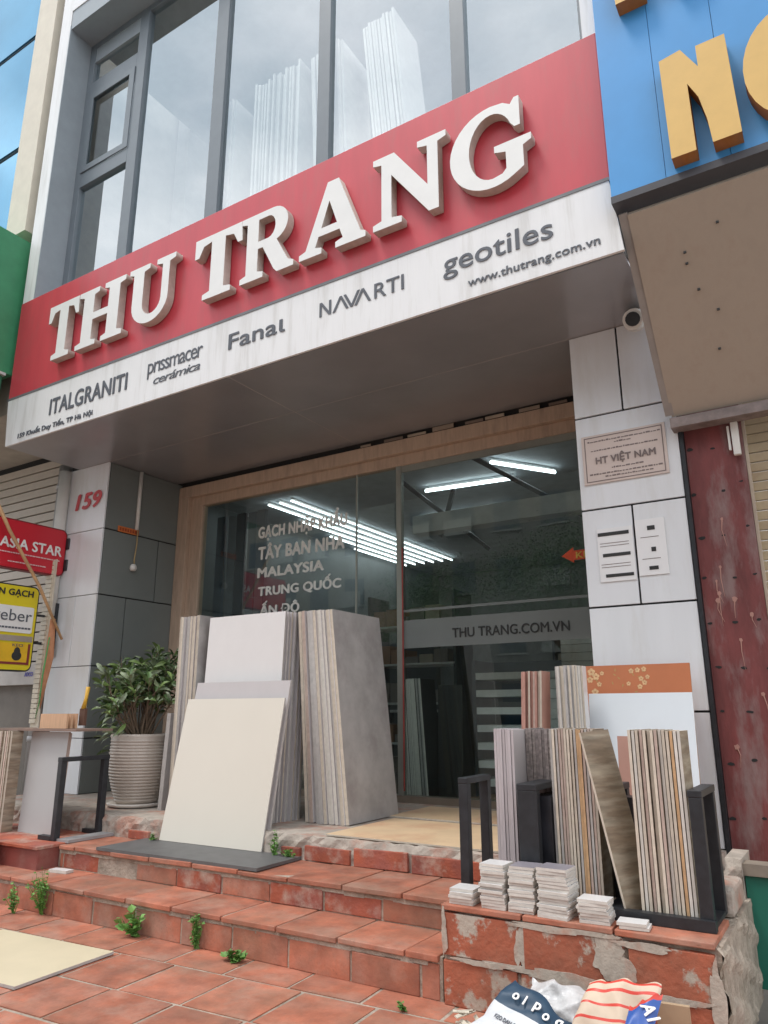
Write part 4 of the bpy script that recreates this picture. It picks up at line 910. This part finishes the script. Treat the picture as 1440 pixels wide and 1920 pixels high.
RSTR=mat('red_bag_print',(.62,.06,.04),.4); CRM=mat('cream_bag_paper',(.62,.50,.38),.6,var=.1); BLUB=mat('blue_bag_print',(.03,.10,.38),.4); CARD=mat('cardboard',(.42,.30,.19),.8,var=.1)
b1=empty('plastic_bag',(-1.35,3.15,0),'navy and white cement bag lying crumpled at the foot of the plinth','bag')
mb,P,ux,uy,uz=sack((-1.60,3.02,.0),(-1.10,2.93,.0),(-.97,3.20,.045),(-1.395,3.25,.235),.05,lambda a,b:0 if b>.70 else 1,3)
mb.build('sack',[NAVY,BW],b1)
for k,ch in enumerate('olpoq'):
    uu=.19+k*.10; c=P(int(uu*40),int(.84*30),1)+uz*.010
    place_mesh(text_mesh(ch,.002,.03),'lettering',LETW,b1,c-ux*.02-uy*.02,ux,uy,.029 if ch!='l' else .008,.031 if ch=='o' else .045)
text('KEO DAN GACH',P(6,15,1)+uz*.010,.13,.018,b1,TXT,ux=ux,uy=uy)
b2=empty('plastic_sheet',(-1.2,3.35,0),'clear crumpled plastic wrapping between the two printed bags','plastic')
mb,P,ux,uy,uz=sack((-1.38,3.24,.01),(-1.10,3.22,.01),(-1.10,3.36,.215),(-1.37,3.37,.205),.05,lambda a,b:0,8,amp=1.3)
mb.build('sheet',PLS,b2)
b3=empty('paper_bag',(-.95,3.25,0),'red and cream striped bag with blue end panel beside the navy bag','bag')
mb,P,ux,uy,uz=sack((-1.16,3.12,.02),(-.86,3.12,.02),(-.80,3.31,.295),(-1.08,3.29,.262),.07,lambda a,b:(0 if int(b*30) in (28,25,20) or (int(b*30)==15 and a<.7) else 1),12)
mb.build('sack',[RSTR,CRM],b3)
mb,P,ux,uy,uz=sack((-.945,3.03,.03),(-.85,3.06,.03),(-.782,3.24,.285),(-.905,3.20,.225),.03,lambda a,b:(1 if b<.42 and int(b*30)%4<2 else (2 if b>.93 else 0)),14,8,30,.5)
mb.build('end_panel',[BLUB,LETW,RSTR],b3)
text('A1',P(3,27,1)+uz*.012,.06,.05,b3,LETW,ux=(uy*-1+ux*.2),uy=ux,bold=.03)
b4=MB().box(-.06,-.008,0,.06,.008,.235,0,Matrix.Rotation(.12,4,'Z')@Matrix.Rotation(.1,4,'X')).build('cardboard_piece',CARD,loc=(-.765,3.30,0)); tag(b4,'brown cardboard flap right of the striped bag','cardboard')
b5=MB(); qq=random.Random(9)
for i in range(12):
    x,y=-1.585+qq.uniform(-.05,.05),3.24+qq.uniform(-.05,.05); M=Matrix.Translation((x,y,.02+qq.uniform(0,.05)))@Matrix.Rotation(qq.uniform(0,3),4,'Z')@Matrix.Rotation(qq.uniform(-.8,.8),4,'X'); b5.box(-.035,-.008,-.002,.035,.008,.002,0,M)
tag(b5.build('shredded_paper',mat('cream_scrap',(.60,.55,.45),.7)),'heap of torn cream strips left of the navy bag','rubbish',kind='stuff')

# ================================================================ SHOP INTERIOR
LAMP=mat('lit_tube',(1,1,1),.5,emit=((.88,.95,1),5))
def lamp(p0,p1,label,group=None):
    e=empty('tube_lamp',p0,label,'lamp',group); MB().tube([p0,p1],.010 if group else .020,8).build('tube',LAMP,e)
    a=Vector(p0);b=Vector(p1); MB().tube([a+Vector((0,0,.03)),b+Vector((0,0,.03))],.014,4).build('fitting',WPL,e)
lamp((-4.38,8.05,4.06),(-3.20,8.15,4.06),'upper ceiling tube lamp seen through the door glass')
lamp((-5.15,9.45,4.06),(-3.85,9.55,4.06),'lower ceiling tube lamp seen through the door glass')
lamp((-3.20,7.45,4.06),(-2.70,8.2,4.06),'tube lamp set at an angle near the right pillar')
for i in range(6):
    lamp((-7.15+i*.20,7.5+(1.0*(3-i) if i<3 else 0),4.07),(-7.15+i*.20,12.3,4.07),'long ceiling tube lamp running back along the left shop wall','long tube lamps in the shop')
beams=empty('steel_truss',(-3,8,3.9),'dark steel ceiling brace inside the shop','beam')
for p,q_ in (((-3.3,7.0,4.05),(-2.2,9.2,3.4)),((-4.4,7.4,4.05),(-3.9,8.9,3.4)),((-3.95,8.0,4.0),(-4.3,8.3,3.5))): MB().tube([p,q_],.035,4).build('brace',mat('dark_steel',(.05,.06,.07),.5),beams)
bh=boxo('ceiling_bulkhead',(-4.15,7.3,3.31,-1.2,7.5,3.52),mat('white_bulkhead_paint',(.60,.62,.62),.6),bld)
# dark hanging panels at left
for i in range(5):
    o=boxo('sample_board',(-6.75+i*.17,6.75+.03*(i%2),.6,-6.62+i*.17,6.8+.03*(i%2),3.75),mat('hanging_panel_%d'%(i%3),[(.10,.13,.17),(.17,.19,.22),(.05,.06,.08)][i%3],.3)); tag(o,'tall dark sample board hanging inside behind the left glass','panel','dark sample panels behind the left glass')
# shelving
def shelf(x0,x1,y0,y1,zs,label,nb,seed):
    s=empty('display_shelf',((x0+x1)/2,y0,.52),label,'shelf'); qs=random.Random(seed)
    for x in (x0,x1): boxo('post',(x-.02,y0,.52,x+.02,y1,zs[-1]+.45),mat('dark_steel',(.05,.06,.07),.5),s)
    for z in zs: boxo('shelf_board',(x0,y0,z,x1,y1,z+.025),mat('pale_board',(.70,.70,.67),.5),s)
    for zi,z in enumerate(zs):
        x=x0+.05
        while x<x1-.2:
            w=qs.uniform(.12,.3); h=qs.uniform(.08,.26)
            o=boxo('tile_box',(x,y0+.04,z+.027,min(x+w,x1-.03),y1-.05,z+.027+h),mat('box_%d'%qs.randrange(4),[(.42,.36,.28),(.5,.5,.48),(.25,.22,.2),(.36,.2,.12)][qs.randrange(4)],.7)); tag(o,'tile box on %s level of %s'%(['lowest','second','third','top'][zi],label),'box','tile boxes on the shop shelves'); x+=w+.02
shelf(-5.6,-4.3,8.6,9.1,[.9,1.4,1.9,2.4],'dark shelf deep in the shop',3,1)
shelf(-3.9,-2.4,11.2,11.7,[.9,1.4,1.9,2.4],'far shelf at shop back',3,2)
shelf(-2.2,-1.0,9.5,10.0,[.9,1.4,1.9,2.5],'shelf inside at the right wall',3,5)
# layered flat boards display
dl=empty('board_display',(-2.8,7.0,.52),'display of pale boards in dark slots behind the door glass','shelf')
for i in range(7):
    boxo('board',(-3.20,6.85,.62+i*.165,-2.35,7.3,.685+i*.165),mat('pale_board',(.70,.70,.67),.5),dl)
boxo('side',(-3.24,6.85,.52,-3.205,7.3,1.80),mat('dark_steel',(.05,.06,.07),.5),dl); boxo('back_panel',(-3.20,7.31,.52,-2.35,7.34,1.80),mat('dark_steel',(.05,.06,.07),.5),dl)
bundle(-3.80,-3.56,6.65,.30,1.10,.52,[DGREYT],[EDGEW,EDGEG],'grey slab edge-on just inside the glass door','grey slabs inside the door',last='black faced slab just inside the glass door',lastface=TXK,th=.016,lean0=.05,lean1=.07)
slab((.26,.02,1.04),(-3.41,6.66,.52),TXK,DGREYT,'black slab facing out inside the glass door',None,axis='y',rot=(-.04,0,0))
for i in range(11): 
    o=boxo('tile_carton',(-2.27,6.72,1.15+i*.075,-1.97,7.05,1.22+i*.075),mat('carton_white',(.58,.58,.56),.7,obvar=.1)); tag(o,'white carton %s in the stack inside beside the right pillar'%(['at the bottom','second from bottom','third from bottom','fourth from bottom','fifth from bottom','in the middle','fifth from top','fourth from top','third from top','second from top','on top'][i]),'carton','cartons stacked inside by the right pillar')
boxo('carton_table',(-2.7,6.7,.52,-1.9,7.1,1.14),mat('dark_steel',(.05,.06,.07),.5),bld)
for i in range(5): 
    o=boxo('tile_carton',(-2.60,6.72,1.15+i*.09,-2.32,7.05,1.235+i*.09),mat('carton_white',(.58,.58,.56),.7,obvar=.1)); tag(o,'white carton %s of the lower stack inside the shop'%(['bottom','second','middle','fourth','top'][i]),'carton','low cartons inside by the right pillar')
for (x,y,n_) in ((-4.9,9.8,3),(-5.8,10.5,4)):
    t_=empty('display_table',(x,y,.52),'display table with tile samples inside, %s'%('nearer' if n_==3 else 'farther'),'table')
    boxo('table_top',(x-.5,y-.3,1.3,x+.5,y+.3,1.34),mat('pale_board',(.70,.70,.67),.5),t_)
    for dx in (-.45,.45):
        for dy in (-.25,.25): boxo('leg',(x+dx-.02,y+dy-.02,.52,x+dx+.02,y+dy+.02,1.3),mat('dark_steel',(.05,.06,.07),.5),t_)
# upper floor slabs seen through the window
UPE=mat('upper_slab_edge',(.70,.66,.61),.5,var=.08,nscale=12,obvar=.14)
for gi,(x0,x1,lean) in enumerate(((-5.08,-4.72,0),(-4.46,-3.83,0),(-3.68,-3.24,-.05),(-3.14,-2.74,-.09))):
    n=int((x1-x0)/.034)
    for i in range(n):
        slab((.024,.45,1.72),(x0+.034*i+(.16 if lean<-.06 else 0),4.90+q.uniform(-.03,.03),5.92+q.uniform(0,.03)),UPE,UPE,'tall white slab standing upstairs in the %s bundle from left'%['first','second','third','fourth'][gi],
             'white slabs upstairs, %s bundle'%['first','second','third','fourth'][gi],rot=(0,lean,0))

# ================================================================ ACROSS THE STREET (seen in the glass)
def block(x0,x1,y,h,colr,label,seed,fl=3.2,bay=2.6):
    b=empty('apartment_block',((x0+x1)/2,y,0),label,'building'); qs=random.Random(seed)
    boxo('wall',(x0,y-10,0,x1,y,h),mat('block_wall_%d'%seed,colr,.8,var=.06,nscale=.5),b)  # wall colours darkened to stand in for the shade on the backlit fronts
    wn=MB(); fr=MB(); z=1.0
    while z+2<h:
        x=x0+.6
        while x+1.5<x1:
            wn.box(x,y+.01,z,x+1.4,y+.03,z+1.7); fr.box(x-.08,y+.0,z-.12,x+1.48,y+.12,z-.02)
            if qs.random()<.5: fr.box(x-.15,y+.02,z-.1,x+1.55,y+.7,z+.0); fr.box(x-.15,y+.66,z,x+1.55,y+.7,z+.8)
            x+=bay
        z+=fl
    wn.build('windows',mat('dark_window',(.04,.05,.06),.1),b,kind='stuff'); fr.build('balconies',mat('balcony_%d'%seed,(.27,.26,.24),.8),b,kind='stuff')
block(-34,-22,-24,21,(.24,.22,.19),'tall beige apartment block across the street, left',1)
block(-21,-9,-23,17,(.17,.155,.14),'low grey-brown terrace across the street',2)
block(-8,3,-24,20,(.26,.24,.21),'cream apartment block across the street, middle',3)
block(4,16,-23,15,(.17,.14,.12),'brown block across the street, right',4)
def tree(x,y,h,seed,label):
    qt=random.Random(seed); t=empty('street_tree',(x,y,0),label,'tree'); tr=MB(); tr.tube([(x,y,-.1),(x+.1,y,h*.3),(x,y+.1,h*.55)],[.16,.12,.07],8)
    cr_=MB()
    for k in range(7):
        a=qt.uniform(0,6.28); e=Vector((x+math.cos(a)*h*.25,y+math.sin(a)*h*.25,h*qt.uniform(.55,.9))); tr.tube([(x,y,h*.4),e],[.06,.02],5)
        for j in range(1300):
            p=e+Vector((qt.gauss(0,h*.11),qt.gauss(0,h*.11),qt.gauss(0,h*.08))); M=leafmat(p,Vector((qt.gauss(0,1),qt.gauss(0,1),qt.gauss(0,.5))).normalized(),qt.uniform(0,3)); s=.075
            cr_.face([M@Vector(c) for c in ((0,0,0),(-s*.5,s*.6,0),(0,s*1.3,0),(s*.5,s*.6,0))])
    tr.build('trunk',STEM,t); cr_.build('crown',mat('street_leaf',(.06,.12,.035),.6,var=.3),t)
tree(-9,-15.2,8,1,'street tree across the road opposite the door'); tree(-16,-15.4,7.5,2,'street tree across the road to the left')
cr2=empty('parked_car',(-7,-4.6,-.14),'dark saloon car parked at the kerb behind the photographer','car')
CP=mat('dark_car_paint',(.03,.035,.045),.15,spec=.8)
secs=[(-2.2,.35,.62,.75),(-2.1,.28,.80,.82),(-1.2,.25,.92,.86),(-.6,.25,.95,.87),(.9,.25,.95,.87),(1.6,.25,.88,.85),(2.15,.30,.70,.78)]
mb=MB(); 
for i,(x,zb,zt,hw) in enumerate(secs):
    for (yy,zz) in ((-hw,zb),(-hw,(zb+zt)/2),(-hw*.93,zt),(hw*.93,zt),(hw,(zb+zt)/2),(hw,zb)): mb.v.append((-7+x,-4.6+yy,-.14+zz))
for i in range(len(secs)-1):
    for k in range(6): a=i*6+k;b_=i*6+(k+1)%6; mb.f.append((a,b_,b_+6,a+6)); mb.mi.append(0); mb.sm.append(False)
mb.f+=[(0,1,2,3,4,5),tuple(36+k for k in range(6))[::-1]]; mb.mi+=[0,0]; mb.sm+=[False]*2
mb.build('body',CP,cr2,bevel=.05)
mb=MB()
for (x,z,hw) in ((-1.3,.93,.80),(-.55,1.38,.62),(.75,1.40,.62),(1.55,.92,.80)): mb.v+=[(-7+x,-4.6-hw,-.14+z),(-7+x,-4.6+hw,-.14+z)]
mb.f=[(0,2,3,1),(2,4,5,3),(4,6,7,5),(0,6,4,2),(1,3,5,7),(0,1,7,6)]; mb.mi=[0]*6; mb.sm=[False]*6
mb.build('cabin',mat('car_window',(.02,.025,.03),.05),cr2,bevel=.04)
for x in (-1.35,1.35):
    for y in (-.85,.85): 
        w=MB().tube([(-7+x,-4.6+y-.1,.18),(-7+x,-4.6+y+.1,.18)],.32,20).build('wheel',BLACKM,cr2)
